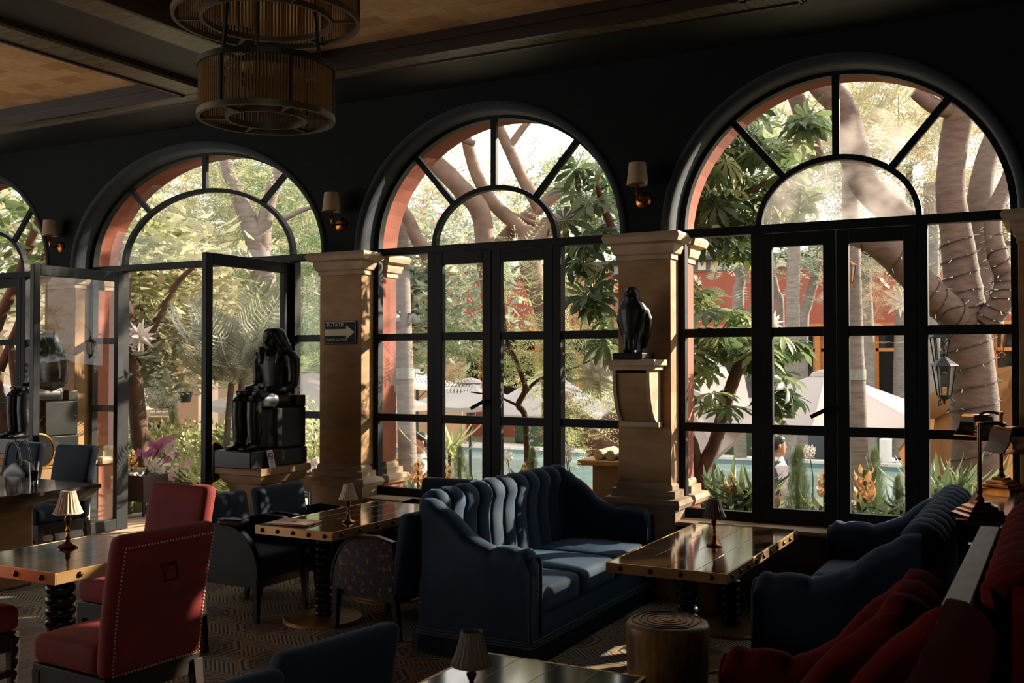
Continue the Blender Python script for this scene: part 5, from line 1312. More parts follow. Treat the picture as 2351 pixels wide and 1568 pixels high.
for k in range(30):
    x_ = -32.2 + k * 1.6
    Wn = MB().box(x_ + .08, x_ + 1.52, .10, .2, .2, .42).box(x_ + .08, x_ + 1.52, .10, .2, 2.05, 2.15).box(x_ + .76, x_ + .84, .1, .2, .4, 2.62).box(x_ + .08, x_ + .16, .1, .2, .4, 2.62).box(x_ + 1.44, x_ + 1.52, .1, .2, .4, 2.62).build('window', M['pine'], t, smooth=False)
    for xa, xb in ((x_ + .16, x_ + .76), (x_ + .84, x_ + 1.44)):
        for za, zb_ in ((.42, 2.05), (2.15, 2.62)): MB().box(xa, xb, .14, .15, za, zb_).build('pane', M['dglass'], Wn, smooth=False)
    MB().box(x_ - .08, x_ + .08, -.02, .4, G, 2.62).build('post', M['pine'], t, smooth=False)
    MB().box(x_ + .08, x_ + 1.52, .1, .4, G, .2).build('dado', M['redwall'], t, smooth=False)

# cream arcade behind the doorway view
YA = 25.5
t = thing('arcade_building', 'cream arcaded building glimpsed through the open doorway', 'building', (0, YA, 0))
mb = MB(); a_, H_, sp_ = 1.25, 4.6, 1.9
xs = [-44 + 3.4 * k for k in range(8)]
for x_ in xs:
    n_ = 16; p = [(x_ - a_ * cos(pi * k / n_), sp_ + a_ * sin(pi * k / n_)) for k in range(n_ + 1)]
    for y, fl in ((0, 0), (.5, 1)):
        for (xa, za), (xb, zb_) in zip(p, p[1:]): mb.add([(xa, y, za), (xb, y, zb_), (xb, y, H_), (xa, y, H_)], [(0, 1, 2, 3) if not fl else (3, 2, 1, 0)])
    for (xa, za), (xb, zb_) in zip(p, p[1:]): mb.add([(xa, 0, za), (xa, .5, za), (xb, .5, zb_), (xb, 0, zb_)], [(0, 1, 2, 3)])
    mb.box(x_ + a_, x_ + 3.4 - a_, 0, .5, G, H_)
mb.build('arcade_wall', M['cream'], t, smooth=False)
MB().box(-46, -17, 2.6, 3.0, G, H_).build('rear_wall', M['ochre'], t, smooth=False)
for x_ in xs: MB().rloft(x_ + a_ + .05, x_ + 3.35 - a_, .03, .47, [(.02, 1.75), (.06, 1.78), (.12, 1.86), (.12, 1.93), (.05, 1.95)]).build('capital', M['stone'], t)
MB().box(-46, -17, -.25, 3.0, H_, H_ + .25).build('cornice', M['cream'], t)

# ------------------------------------------------------------------ parasols
def cloth(name, c, tr=.3):
    m = bpy.data.materials.new(name); m.use_nodes = True; n = m.node_tree; n.nodes.clear(); L = n.links
    o = n.nodes.new('ShaderNodeOutputMaterial'); d = n.nodes.new('ShaderNodeBsdfDiffuse'); tl = n.nodes.new('ShaderNodeBsdfTranslucent'); mx = n.nodes.new('ShaderNodeMixShader')
    d.inputs[0].default_value = c; tl.inputs[0].default_value = c; mx.inputs[0].default_value = tr
    L.new(d.outputs[0], mx.inputs[1]); L.new(tl.outputs[0], mx.inputs[2]); L.new(mx.outputs[0], o.inputs[0]); return m
M['canvas'] = cloth('white_canvas', srgb(186, 174, 168), .22); M['tan'] = cloth('backlit_tone_canvas', srgb(150, 106, 68), .35); M['pole'] = mat('dark_pole', srgb(44, 42, 42), .5)  # tan puts the shaded, backlit underside tone into the cloth colour
def parasol(label, x_, y_, za, zr, R, n=8, m='canvas', tilt=None, rot=0.2, pole=True, zg=G, arm=None):
    t = thing('parasol', label, 'parasol', (x_, y_, zg), group='garden parasols')
    cn = thing('canopy_top', None, None); cn.parent = t; cn.location = (0, 0, zr - zg)
    h = za - zr
    cp2 = MB(); ang = [2 * pi * k / n + rot for k in range(n)]; sub = 6; rs = []
    for i in range(sub + 1):
        s_ = i / sub; ring = []
        for k in range(n):
            for j in range(4):
                f = j / 4; a0, a1 = ang[k], ang[(k + 1) % n] + (2 * pi if k == n - 1 else 0)
                p = Vector((cos(a0), sin(a0), 0)).lerp(Vector((cos(a1), sin(a1), 0)), f) * (R * (0.05 + .95 * s_)); sag = .05 * sin(pi * f) * s_
                ring.append((p.x, p.y, h * (1 - s_) ** 1.06 - sag))
        rs.append(ring)
    ring = [(x2, y2, z2 - .10) for x2, y2, z2 in rs[-1]]; rs.append(ring)
    CN = cp2.rings(rs, caps=False).build('canopy', M[m], cn, ang=25)
    MB().lathe([(.26, h - .06), (.22, h + .0), (.10, h + .04), (.02, h + .055)], 12).build('vent_cap', M[m], cn)
    rb = [MB().bar((cos(a) * .1, sin(a) * .1, h - .06), (cos(a) * R * .98, sin(a) * R * .98, -.03), .03, .03).build('rib', M['pole'], cn) for a in ang]
    for a in ang: MB().bar((0, 0, h - .75), (cos(a) * R * .5, sin(a) * R * .5, h * .5 - .04), .02, .02).build('strut', M['pole'], cn)
    if pole:
        MB().lathe([(.035, .05), (.035, za - zg)], 12).build('pole', M['pole'], t); MB().lathe([(.3, 0), (.3, .05), (.05, .09)], 20).build('foot', M['pole'], t)
    if tilt: cn.rotation_euler = tilt
    return t
p = at(1898, 900, 15.8); parasol('large white octagonal parasol behind the right hand window', p.x, p.y, 1.58, .88, 2.0, rot=.1)
p = at(725, 900, 18.4); parasol('white parasol half hidden by the sign pillar', p.x, p.y, 1.62, .98, 2.05, 4, rot=.49)
p = at(958, 880, 27); parasol('small far white parasol behind the palm trunk', p.x, p.y, 1.5, 1.15, 1.1, 4, rot=.49)
p = at(1080, 930, 22); parasol('crumpled white parasol behind the feathery branches', p.x, p.y, 1.35, .85, 1.3, 6, rot=.3)
p = at(1260, 930, 21); parasol('wide white parasol behind the slender feathery tree', p.x, p.y, 1.55, .75, 1.5, 6, rot=.1)
p = at(-60, 900, 18); parasol('white parasol at the far left edge', p.x, p.y, 1.5, 1.0, 1.5, 6, rot=.1)
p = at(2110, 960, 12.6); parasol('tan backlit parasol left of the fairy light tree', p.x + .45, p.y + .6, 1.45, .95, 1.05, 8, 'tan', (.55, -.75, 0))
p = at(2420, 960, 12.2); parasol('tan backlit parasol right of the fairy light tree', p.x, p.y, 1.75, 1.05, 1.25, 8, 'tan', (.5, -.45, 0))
p = at(1555, 915, 15.0); parasol('tilted beige parasol behind the young forked tree', p.x - .2, p.y + .5, 1.55, 1.15, 1.2, 8, 'canvas', (.7, .35, 0))
p = at(170, 930, 19); parasol('white parasol seen through the open door glass', p.x, p.y, 1.55, 1.0, 1.6, 6, rot=.1)

# ------------------------------------------------------------------ star lanterns
def star_mesh():
    mb = MB(); g = (1 + sqrt(5)) / 2; ds = []
    for i in range(20):
        z = 1 - 2 * (i + .5) / 20; a = i * 2.39996; r = sqrt(1 - z * z); ds.append(Vector((r * cos(a), r * sin(a), z)))
    for d in ds:
        u = d.orthogonal().normalized(); v_ = d.cross(u)
        mb.add([d * .3 + (u * cos(2 * pi * k / 4) + v_ * sin(2 * pi * k / 4)) * .17 for k in range(4)] + [d * 1.0], [(0, 1, 4), (1, 2, 4), (2, 3, 4), (3, 0, 4), (3, 2, 1, 0)])
    return mb.mesh('star', cloth('paper_star', srgb(236, 228, 222), .4), smooth=False)
SM = star_mesh()
for lb, px_, py_, d, r in (('hanging by the open glass door leaf', 320, 772, 12.50, .23), ('hanging behind the feathery branches', 1368, 862, 9.9, .25), ('hanging in front of the red wall', 2066, 690, 14.00, .25), ('half hidden low by the right hand doors', 1772, 742, 15.00, .20)):
    t = thing('star_lantern', 'white many pointed star lantern ' + lb, 'lantern', at(px_, py_, d), group='star lanterns')
    inst('star', SM, t, sc=r); MB().tube([V(0, 0, .1), V(0, 0, 2.8)], .004, 5).build('cord', M['pole'], t)

# ------------------------------------------------------------------ iron lanterns on the thick tree
def lantern(label, p, s_, m=None):
    t = thing('lantern', label, 'lantern', p, group='iron lanterns'); t.scale = (s_,) * 3; ir = m or M['frame']
    MB().lathe([(.02, .30), (.13, .22), (.145, .205), (.12, .20)], 6).lathe([(.006, .30), (.03, .33), (.012, .36)], 6).build('roof', ir, t, smooth=False)
    for k in range(6):
        a = pi / 3 * k; MB().bar((.07 * cos(a), .07 * sin(a), -.10), (.115 * cos(a), .115 * sin(a), .205), .014, .014).build('bar', ir, t)
    MB().lathe([(.066, -.095), (.108, .20)], 6, caps=False).build('pane', M['glass'], t, smooth=False)
    MB().lathe([(.075, -.10), (.06, -.13), (.02, -.15), (.012, -.19), (.001, -.20)], 6).build('finial', ir, t, smooth=False)
    for k in range(3):
        a = 2 * pi * k / 3; MB().tube([V(.05 * cos(a), .05 * sin(a), -.12), V(.10 * cos(a), .10 * sin(a), -.17), V(.085 * cos(a), .085 * sin(a), -.21), V(.06 * cos(a), .06 * sin(a), -.19)], .007, 5).build('scroll', ir, t)
    MB().tube([V(0, 0, .36), V(.03, 0, .40), V(0, 0, .44), V(-.03, 0, .40), V(0, 0, .36)], .006, 5).tube([V(0, 0, .43), V(.1, .0, .55), V(.28, .1, .6)], .008, 5).build('hook', ir, t)
lantern('black iron lantern lower on the thick tree', at(2168, 885, 10.7), 1.0)
lantern('black iron lantern higher on the thick tree', at(2158, 812, 10.9), .85)
lantern('copper lantern right of the thick tree', at(2292, 790, 13), .8, M['oldbrass'])
lantern('copper lantern hung on the palm trunk by the doors', at(1950, 635, 13.2), .7, M['oldbrass'])

# ------------------------------------------------------------------ fittings on the palm trunk
for lb, px_, py_ in (('left side of the pale palm trunk', 906, 738), ('right side of the pale palm trunk', 951, 742)):
    t = thing('spotlight', 'grey garden spotlight on the ' + lb, 'spotlight', at(px_, py_, 12.9), group='palm spotlights')
    MB().lathe([(.075, 0), (.08, .03), (.06, .10), (.03, .12)], 12).build('head', M['steelgrey'], t); MB().box(-.08, .08, -.02, .02, .10, .13).build('yoke', M['pole'], t)
for lb, px_, py_, d, r in (('pale palm trunk', 929, 857, 13.00, .128), ('palm trunk behind the right hand doors', 1963, 860, 13.50, .142)):
    t = thing('cable_wrap', 'silver cable wrap round the ' + lb, 'wrap', at(px_, py_, d), group='cable wraps')
    MB().lathe([(r, -.07 + .14 * k / 14 + (0.004 if k % 2 else 0)) for k in range(15)], 18, caps=False).build('wrap', M['steelgrey'], t)
t = thing('stage_light', 'round black stage light hanging behind the falcon bracket', 'spotlight', at(1345, 785, 11))
MB().lathe([(.11, -.09), (.13, -.08), (.13, .06), (.09, .10), (.02, .11)], 18).build('drum', M['pole'], t).rotation_euler = (pi / 2 + .2, 0, .4)
MB().tube([V(-.15, 0, 0), V(-.15, 0, .25), V(.15, 0, .25), V(.15, 0, 0)], .012, 6).tube([V(0, 0, .25), V(0, 0, 1.2)], .012, 6).build('yoke', M['pole'], t)

# ------------------------------------------------------------------ hedges, cypresses, bromeliads and blades
def hedge(label, x0, x1, y0, y1, z0, z1, m='hedge', dens=900, fl=None, sz=.10):
    t = thing('hedge', label, 'hedge', ((x0 + x1) / 2, (y0 + y1) / 2, z0), group='clipped hedges')
    hx, hy = (x1 - x0) / 2, (y1 - y0) / 2; n_ = int(dens)
    p = np.stack([RNG.uniform(-hx, hx, n_), RNG.uniform(-hy, hy, n_), (1 - RNG.uniform(0, 1, n_) ** 2) * (z1 - z0) + RNG.normal(0, .04, n_)], 1)
    cloud('foliage', LEAF, p, rots(n_, .3, 1.4), RNG.uniform(.7, 1.3, n_) * sz, M[m], t)
    MB().rbox(-hx, hx, -hy, hy, 0, (z1 - z0) * .8, .08, 4).build('core', M['deep'], t)
    if fl:
        q = np.stack([RNG.uniform(-hx, hx, fl), np.full(fl, -hy - .02), RNG.uniform(.3, 1.05, fl) * (z1 - z0)], 1)
        cloud('blossoms', LEAF, np.repeat(q, 5, 0), rots(fl * 5, .2, 1.5), .12, M['redfl'], t)
hedge('long clipped hedge with red blossoms on the far pool side', -16, 5, 29.9, 30.7, G, G + .75, dens=16000, fl=60, sz=.15)
hedge('clipped hedge beyond the open doorway', -19.0, -13.6, 14.2, 15.0, G, -.25, dens=5000, fl=12, sz=.11)
hedge('pale hedge behind the statue pedestal', -13.0, -10.7, 13.2, 14.0, G, .15, dens=5000, sz=.10)
hedge('hedge beside the waiter by the pale palm trunk', -11.4, -9.9, 14.6, 15.3, G, .05, dens=4000, sz=.10)
hedge('far hedge under the feathery branches', -15.0, -6, 28.9, 29.6, G, G + .9, 'grey', 7000, 20, .16)
def cypress(label, px_, pyb, d, h, r):
    p = at(px_, pyb, d)
    t = thing('cypress', label, 'shrub', p, group='small conical cypresses'); n_ = 800
    s_ = RNG.uniform(0, 1, n_) ** 1.3; a = RNG.uniform(0, 2 * pi, n_); rr = r * .85 * (1 - s_) ** .7 * RNG.uniform(.45, 1, n_)
    pos = np.stack([rr * np.cos(a), rr * np.sin(a), s_ * h * .93], 1)
    cloud('foliage', FERN, pos, rots(n_, 1.05, .35, a), RNG.uniform(.7, 1.2, n_) * h * .15, M['cypress'], t)
    MB().tube([V(0, 0, min(-.1, .42 - p.z)), V(0, 0, h * .7)], .02, 6).build('stem', M['dark'], t)
for lb, px_, pyb, d, h, r in (('tall, right of the dark haired waiter', 1832, 1215, 8.70, .70, .16), ('behind the yellow bromeliad', 2008, 1190, 9.20, .62, .15), ('dark and wispy, beside the right door post', 2062, 1190, 8.80, .36, .09), ('left of the sofa window door', 1055, 1108, 10.22, .36, .14),
                             ('behind the slender feathery trunk', 1222, 1110, 9.80, .34, .10), ('by the pool beyond the forked tree', 1640, 1130, 10.00, .28, .10), ('small, at the left of the pale palm trunk', 882, 1060, 16.00, .55, .18), ('far, beyond the balustrade', 396, 990, 17.00, .5, .16)):
    cypress('conical cypress ' + lb, px_, pyb, d, h, r)
BROM, PETAL = strap(6, .06, .9), strap(6, .20, 1.1)
def bromeliad(label, px_, py_, d, s_):
    p = at(px_, py_, d); t = thing('bromeliad', label, 'plant', p, group='yellow bromeliads')
    n_ = 22; az = np.arange(n_) * 2.4; cloud('leaves', BROM, np.zeros((n_, 3)) + [0, 0, -.24 * s_], rots(n_, .25, .5, az), RNG.uniform(.8, 1.1, n_) * .46 * s_, M['broad'], t, None)
    n_ = 15; az = np.arange(n_) * 2.4; hgt = np.linspace(-.10, .10, n_) * s_
    cloud('flower', PETAL, np.stack([0 * hgt, 0 * hgt, hgt], 1), rots(n_, .75, .18, az), np.linspace(.17, .11, n_) * s_, M['yellow'], t, None)
    MB().tube([V(0, 0, min(-.1, .42 - p.z)), V(0, 0, .12 * s_)], .014 * s_, 6).build('stem', M['broad'], t)
for lb, px_, py_, d, s_ in (('between the right hand doors, fully open', 1985, 1120, 8.50, 1.25), ('beside the low table lamp', 1680, 1125, 8.60, .9), ('next to the dark haired waiter', 1770, 1150, 8.60, 1.0), ('at the meeting of the right hand doors', 1893, 1118, 8.60, .9), ('in front of the waiter holding flowers', 960, 1090, 10.45, 1.0), ('just right of the left sofa window post', 1022, 1095, 10.30, .95), ('peeping above the sofa back', 1206, 1088, 9.87, .7), ('in the doorway planter by the orchids', 302, 1060, 12.41, 1.0)):
    bromeliad('yellow flowered bromeliad ' + lb, px_, py_, d, s_)
def blades(label, px_, py_, d, n_, L_, up=.75, m='green', tm=None):
    tm = strap(6, .05, .55)
    n_ = int(n_ * 1.3)
    p = at(px_, py_, d); t = thing('spiky_plant', label, 'plant', p, group='spiky leaved plants')
    az = np.arange(n_) * 2.4; pos = RNG.normal(0, .05, (n_, 3)); cloud('leaves', tm, pos, rots(n_, up, .55, az), RNG.uniform(.7, 1.15, n_) * L_, M[m], t, None)
    MB().tube([V(0, 0, min(-.05, .42 - p.z)), V(0, 0, .05)], .015, 6).build('stem', M['dark'], t)
for lb, px_, py_, d, n_, L_, up, m in (('tall, under the forked tree', 1660, 1170, 8.70, 34, .55, .8, 'broad'), ('beside the base of the falcon pillar', 1612, 1175, 9.03, 30, .42, .6, 'green'), ('left of the right hand door post', 1712, 1140, 8.60, 30, .46, .8, 'broad'), ('low dark clump below the waiter', 1790, 1200, 8.50, 26, .40, .4, 'deep'), ('low clump between the right hand doors', 1880, 1195, 8.50, 24, .40, .5, 'deep'),
                             ('broad leaved clump in front of the bromeliad', 1960, 1180, 8.50, 24, .40, .4, 'deep'), ('tall blades behind the second blue sofa', 2150, 1150, 8.80, 26, .55, .85, 'green'), ('tall blades left of the near brass lamp', 2230, 1140, 8.90, 24, .5, .85, 'broad'), ('tall thin blades at the left sofa window post', 1032, 1040, 10.4, 14, .55, 1.1, 'bright'),
                             ('leafy clump below the areca palm', 486, 1110, 11.81, 40, .5, .7, 'bright'), ('leafy clump behind the pedestal', 560, 1120, 11.56, 40, .5, .6, 'green'), ('green clump between pedestal and doorway', 620, 1010, 12.00, 40, .5, .6, 'green'), ('pale clump under the far left window', 20, 1120, 13.50, 40, .5, .6, 'green'), ('grass like clump seen through the door glass', 250, 1130, 12.60, 60, .5, .5, 'bright')):
    blades('spiky leaved plant ' + lb, px_, py_, d, n_, L_, up, m)
def allium(label, px_, py_, d):
    p = at(px_, py_, d); t = thing('allium', label, 'flower', p, group='white globe flowers')
    pos = blob(130, (0, 0, 0), (.05,) * 3, .8); cloud('head', LEAF, pos, rots(130, .4, 2), .03, M['whitefl'], t, None)
    MB().tube([V(.03, 0, -.8), V(.03, 0, -.2), V(0, 0, 0)], .005, 5).build('stem', M['broad'], t)
M['whitefl'] = leafmat('white_blossom', srgb(236, 224, 212), srgb(246, 238, 228), .3); M['pinkfl'] = leafmat('magenta_blossom', srgb(176, 74, 136), srgb(206, 128, 176), .3); M['palefl'] = leafmat('pale_pink_blossom', srgb(232, 196, 190), srgb(244, 220, 214), .3)
for lb, px_, py_, d in (('before the pool at the sofa window', 1165, 1048, 9.96), ('right of the feathery trunk', 1302, 1036, 9.66), ('just above the tufted sofa back', 1300, 1052, 9.66), ('beside the tall cypress', 1858, 1038, 8.80), ('at the left of the sofa window', 1003, 1045, 10.34)):
    allium('white globe flower ' + lb, px_, py_, d)

WIDE = strap(6, .085, .7)
for lb, px_, py_, d, n_, L_, mm in (('under the low table lamp', 1650, 1205, 8.45, 18, .38, 'broad'), ('left of the first door post', 1705, 1200, 8.4, 18, .34, 'green'), ('at the waiter side of the doors', 1805, 1215, 8.4, 18, .36, 'deep'), ('under the tall cypress', 1865, 1215, 8.4, 18, .34, 'broad'), ('right under the open bromeliad', 2000, 1190, 8.4, 18, .36, 'broad'), ('at the right door post', 2070, 1185, 8.4, 14, .34, 'deep'),
                             ('low behind the tufted sofa back', 1080, 1125, 10.2, 18, .36, 'green'), ('low beside the waiter holding flowers', 950, 1135, 10.4, 18, .36, 'broad'), ('low by the feathery trunk', 1225, 1110, 9.9, 18, .34, 'broad')):
    p = at(px_, py_, d); t = thing('leafy_plant', 'broad leaved bedding plant ' + lb, 'plant', p, group='broad leaved bedding plants')
    az = np.arange(n_) * 2.4; cloud('leaves', WIDE, RNG.normal(0, .04, (n_, 3)), rots(n_, .55, .5, az), RNG.uniform(.7, 1.15, n_) * L_, M[mm], t, None)
    MB().tube([V(0, 0, min(-.05, .42 - p.z)), V(0, 0, .05)], .015, 6).build('stem', M['dark'], t)

# ------------------------------------------------------------------ orchid planter at the doorway
def petals(m):
    mb = MB()
    for k, (a, l_, w_) in enumerate(((pi / 2, 1, .34), (pi / 2 + 1.15, 1, .55), (pi / 2 - 1.15, 1, .55), (pi / 2 + 2.5, .9, .32), (pi / 2 - 2.5, .9, .32), (-pi / 2, .45, .2))):
        d = Vector((cos(a), 0, sin(a))); s_ = Vector((-sin(a), 0, cos(a)))
        mb.add([V(0, 0, 0), d * (l_ * .55) + s_ * w_ + V(0, -.1, 0), d * l_ + V(0, .05, 0), d * (l_ * .55) - s_ * w_ + V(0, -.1, 0)], [(0, 1, 2, 3)])
    return mb.mesh('flower', m, smooth=False)
FLW = {k: petals(M[k]) for k in ('whitefl', 'pinkfl', 'palefl')}
def orchids(label, base, spots, leaves=14, pot=None, name='orchid_planter'):
    t = thing(name, label, 'plant', base)
    if pot:
        w_, h_, lg = pot
        MB().rings([[(-w_ * .7, -w_ * .7, 0), (w_ * .7, -w_ * .7, 0), (w_ * .7, w_ * .7, 0), (-w_ * .7, w_ * .7, 0)], [(-w_, -w_, h_), (w_, -w_, h_), (w_, w_, h_), (-w_, w_, h_)], [(-w_ * .9, -w_ * .9, h_), (w_ * .9, -w_ * .9, h_), (w_ * .9, w_ * .9, h_), (-w_ * .9, w_ * .9, h_)], [(-w_ * .8, -w_ * .8, h_ - .05), (w_ * .8, -w_ * .8, h_ - .05), (w_ * .8, w_ * .8, h_ - .05), (-w_ * .8, w_ * .8, h_ - .05)]]).build('pot', mat('dark_planter', srgb(70, 60, 56), .5), t, smooth=False)
        for sx_ in (-1, 1):
            for sy in (-1, 1): MB().bar((sx_ * w_ * .65, sy * w_ * .65, -lg), (sx_ * w_ * .65, sy * w_ * .65, 0), .02, .02).build('leg', M['pole'], t)
    h_ = pot[1] if pot else 0
    az = np.arange(leaves) * 2.4; cloud('leaves', STRAP, np.zeros((leaves, 3)) + [0, 0, h_ - .03], rots(leaves, .2, .5, az), RNG.uniform(.7, 1.1, leaves) * .30, M['broad'], t, None)
    B = Vector(base)
    for px_, py_, d, kind, s_ in spots:
        q = at(px_, py_, d) - B
        inst('flower', FLW[kind], t, q, (random.uniform(-.3, .3), random.uniform(-.3, .3), YAW + random.uniform(-.5, .5)), s_)
    for k in range(0, len(spots), 3):
        q = at(*spots[k][:3]) - B; MB().tube([V(0, 0, h_), q * .5 + V(0, 0, .12), q], .005, 5).build('stem', M['broad'], t)
b0 = at(332, 1148, 11.7)
orchids('dark planter of purple and white orchids just outside the open doors', b0,
        [(372, 1018, 11.7, 'pinkfl', 0.072), (388, 1010, 11.7, 'pinkfl', 0.065), (352, 1025, 11.7, 'pinkfl', 0.072), (364, 1030, 11.7, 'pinkfl', 0.065), (318, 1040, 11.7, 'pinkfl', 0.065), (335, 1046, 11.7, 'pinkfl', 0.058), (348, 1040, 11.7, 'pinkfl', 0.058), (360, 1043, 11.7, 'pinkfl', 0.058), (386, 1030, 11.7, 'whitefl', 0.078), (398, 1022, 11.7, 'whitefl', 0.072), (392, 1042, 11.7, 'whitefl', 0.072), (362, 1062, 11.7, 'whitefl', 0.078), (355, 1075, 11.7, 'whitefl', 0.078), (370, 1080, 11.7, 'whitefl', 0.065), (340, 1064, 11.7, 'whitefl', 0.058), (386, 1055, 11.7, 'pinkfl', 0.058), (404, 1045, 11.7, 'pinkfl', 0.052)], 18, (.22, .30, b0.z + .02))
b1 = at(418, 1150, 11.7)
orchids('pale pink orchids on thin stems beside the open door edge', b1, [(400, 1082, 11.7, 'palefl', 0.065), (418, 1066, 11.7, 'palefl', 0.058), (430, 1068, 11.7, 'palefl', 0.058), (396, 1096, 11.7, 'palefl', 0.065), (436, 1060, 11.7, 'palefl', 0.052), (480, 1115, 11.7, 'palefl', 0.052), (486, 1128, 11.7, 'palefl', 0.052)], 8, (.13, .2, b1.z + .02), 'orchid_pot')
b2 = at(712, 1125, 10.8)
orchids('white orchids between the statue pedestal and the sign pillar', b2, [(696, 1082, 10.8, 'whitefl', 0.078), (686, 1092, 10.8, 'whitefl', 0.078), (708, 1072, 10.8, 'whitefl', 0.078), (720, 1066, 10.8, 'whitefl', 0.072), (728, 1060, 10.8, 'whitefl', 0.065), (700, 1096, 10.8, 'whitefl', 0.065)], 8, (.13, .2, b2.z + .02), 'orchid_pot')

# balustraded table beyond the doorway with pots and a bonsai
p = at(365, 950, 15.5)
t = thing('balustrade', 'weathered balustrade with black turned spindles beyond the doorway', 'balustrade', (p.x, p.y, G), -.75)
zr = p.z - G
MB().box(-.95, .95, -.14, .14, zr - .07, zr).build('top_rail', M['stone'], t, bevel=.01); MB().box(-.95, .95, -.12, .12, 0, zr - .62).build('plinth', M['redwall'], t)
sp = MB().lathe([(.03, 0), (.03, .06), (.018, .1), (.035, .2), (.02, .3), (.032, .4), (.018, .48), (.03, .55)], 8).mesh('spindle', M['pole'])
for k in range(9): inst('spindle', sp, t, (-.85 + .212 * k, 0, zr - .62))
t = thing('bonsai', 'rounded grey green bonsai on the balustrade', 'plant', at(372, 940, 15.5) + V(0, 0, .02))
cloud('foliage', LEAF, sprays(60, 14, (0, 0, .34), (.36, .3, .2), .07), rots(840, .3, 1.4), .06, M['grey'], t); cloud('foliage', LEAF, sprays(30, 12, (.25, -.2, .12), (.2, .2, .1), .06), rots(360, .3, 1.4), .06, M['grey'], t)
MB().tube([V(0, 0, 0), V(.03, 0, .12), V(-.03, 0, .3)], [.03, .025, .015], 7).build('trunk', M['dark'], t); MB().rbox(-.16, .16, -.1, .1, 0, .07, .02, 2).build('pot', M['pole'], t)
for lb, px_, py_, d in (('on the shelf above the bonsai', 352, 872, 16.50), ('right of the bonsai', 425, 900, 16.00), ('at the left end of the balustrade', 312, 935, 15.50)):
    b_ = at(px_, py_, d); t = thing('potted_plant', 'small flowering potted plant ' + lb, 'plant', b_, group='small pots by the balustrade')
    MB().lathe([(.08, -.16), (.12, .0), (.10, .0), (.07, -.1)], 14).build('pot', M['pole'], t); az = np.arange(16) * 2.4
    cloud('leaves', STRAP, np.zeros((16, 3)), rots(16, .5, .5, az), .35, M['broad'], t, None); cloud('blossoms', STRAP, np.zeros((8, 3)) + [0, 0, .15], rots(8, 1.0, .3, az[:8]), .22, M['redfl'], t, None)
# direction sign on the far wall
t = thing('exit_sign', 'small green direction sign on the cream wall', 'sign', at(361, 840, 19.0), YAW)
MB().box(-.12, .12, -.01, .01, -.16, .16).build('plate', mat('sign_green', srgb(40, 110, 78), .5), t); MB().prism([(-.08, 0), (-.02, .06), (-.02, .02), (.08, .02), (.08, -.02), (-.02, -.02), (-.02, -.06)], 1, -.014, -.009).build('arrow', M['paper'], t)
# white cube lamps, planters by the far hedge
for lb, px_ in (('right of the second cypress', 2048), ('at the right hand door edge', 1918)):
    p = at(px_, 1058, 27.8); MBt = thing('pillar_lamp', 'white cylindrical garden lamp ' + lb, 'lamp', (p.x, 28.6, G + .02), group='white garden lamps')
    MB().lathe([(.2, 0), (.2, .62), (.18, .64)], 20).build('shade', M['paper'], MBt); MB().lathe([(.21, 0), (.21, .03)], 20).build('foot', M['pole'], MBt)
for lb, px_, w_ in (('behind the dark haired waiter', 1858, .55), ('behind the feathery trunk', 1255, .6), ('beyond the sofa window door', 1360, .5)):
    p = at(px_, 1040, 28); t = thing('planter', 'dark tapered planter ' + lb, 'planter', (p.x, 29.2, G), group='dark planters by the pool')
    MB().rings([[(-w_ * .8, -.4, 0), (w_ * .8, -.4, 0), (w_ * .8, .2, 0), (-w_ * .8, .2, 0)], [(-w_, -.5, 1.1), (w_, -.5, 1.1), (w_, .3, 1.1), (-w_, .3, 1.1)]]).build('box', mat('slate_planter', srgb(62, 68, 72), .6), t, smooth=False)
    cloud('foliage', FERN2, sprays(20, 4, (0, 0, 1.35), (w_, .4, .3), .15), rots(80, .5), .4, M['green'], t)

# stone serving counter with rolled towels
p = at(1405, 1052, 10.2)
t = thing('counter', 'rustic stone serving counter outside the sofa window', 'counter', (p.x + .1, p.y, -.95), .1)
zt = p.z + .95
MB().box(-.36, .5, -.3, .3, zt - .05, zt).build('top', mat('worn_wood_top', srgb(190, 150, 112), .7, noise=(5, srgb(160, 110, 74), 5)), t, bevel=.01); MB().box(-.22, .45, -.24, .24, 0, zt - .05).build('body', mat('rubble_stone', srgb(128, 108, 92), .9, noise=(6, srgb(150, 118, 90), 4), bump=(8, .8)), t)
for k in range(4):
    q = Vector((p.x - .06 + .12 * k, p.y - .0 + .012 * k, p.z + .05)); r_ = thing('rolled_towel', 'rolled cream towel number %s from the counter end' % ('one', 'two', 'three', 'four')[k], 'towel', q, .1, 'rolled towels on the counter')
    r_['label'] = ('leftmost rolled cream towel on the stone counter', 'second rolled cream towel on the stone counter', 'third rolled cream towel on the stone counter', 'rolled cream towel nearest the falcon pillar')[k]
    mb = MB(); mb.lathe([(.02, -.26), (.05, -.255), (.052, 0), (.05, .255), (.02, .26)], 16); o = mb.build('roll', M['linen'], r_); o.rotation_euler = (pi / 2, 0, 0)
    sp_ = [V(.045 * (1 - k2 / 26) * cos(k2 * .6), -.262, .045 * (1 - k2 / 26) * sin(k2 * .6)) for k2 in range(26)]; MB().tube(sp_, .003, 4).build('fold', M['paper'], r_)

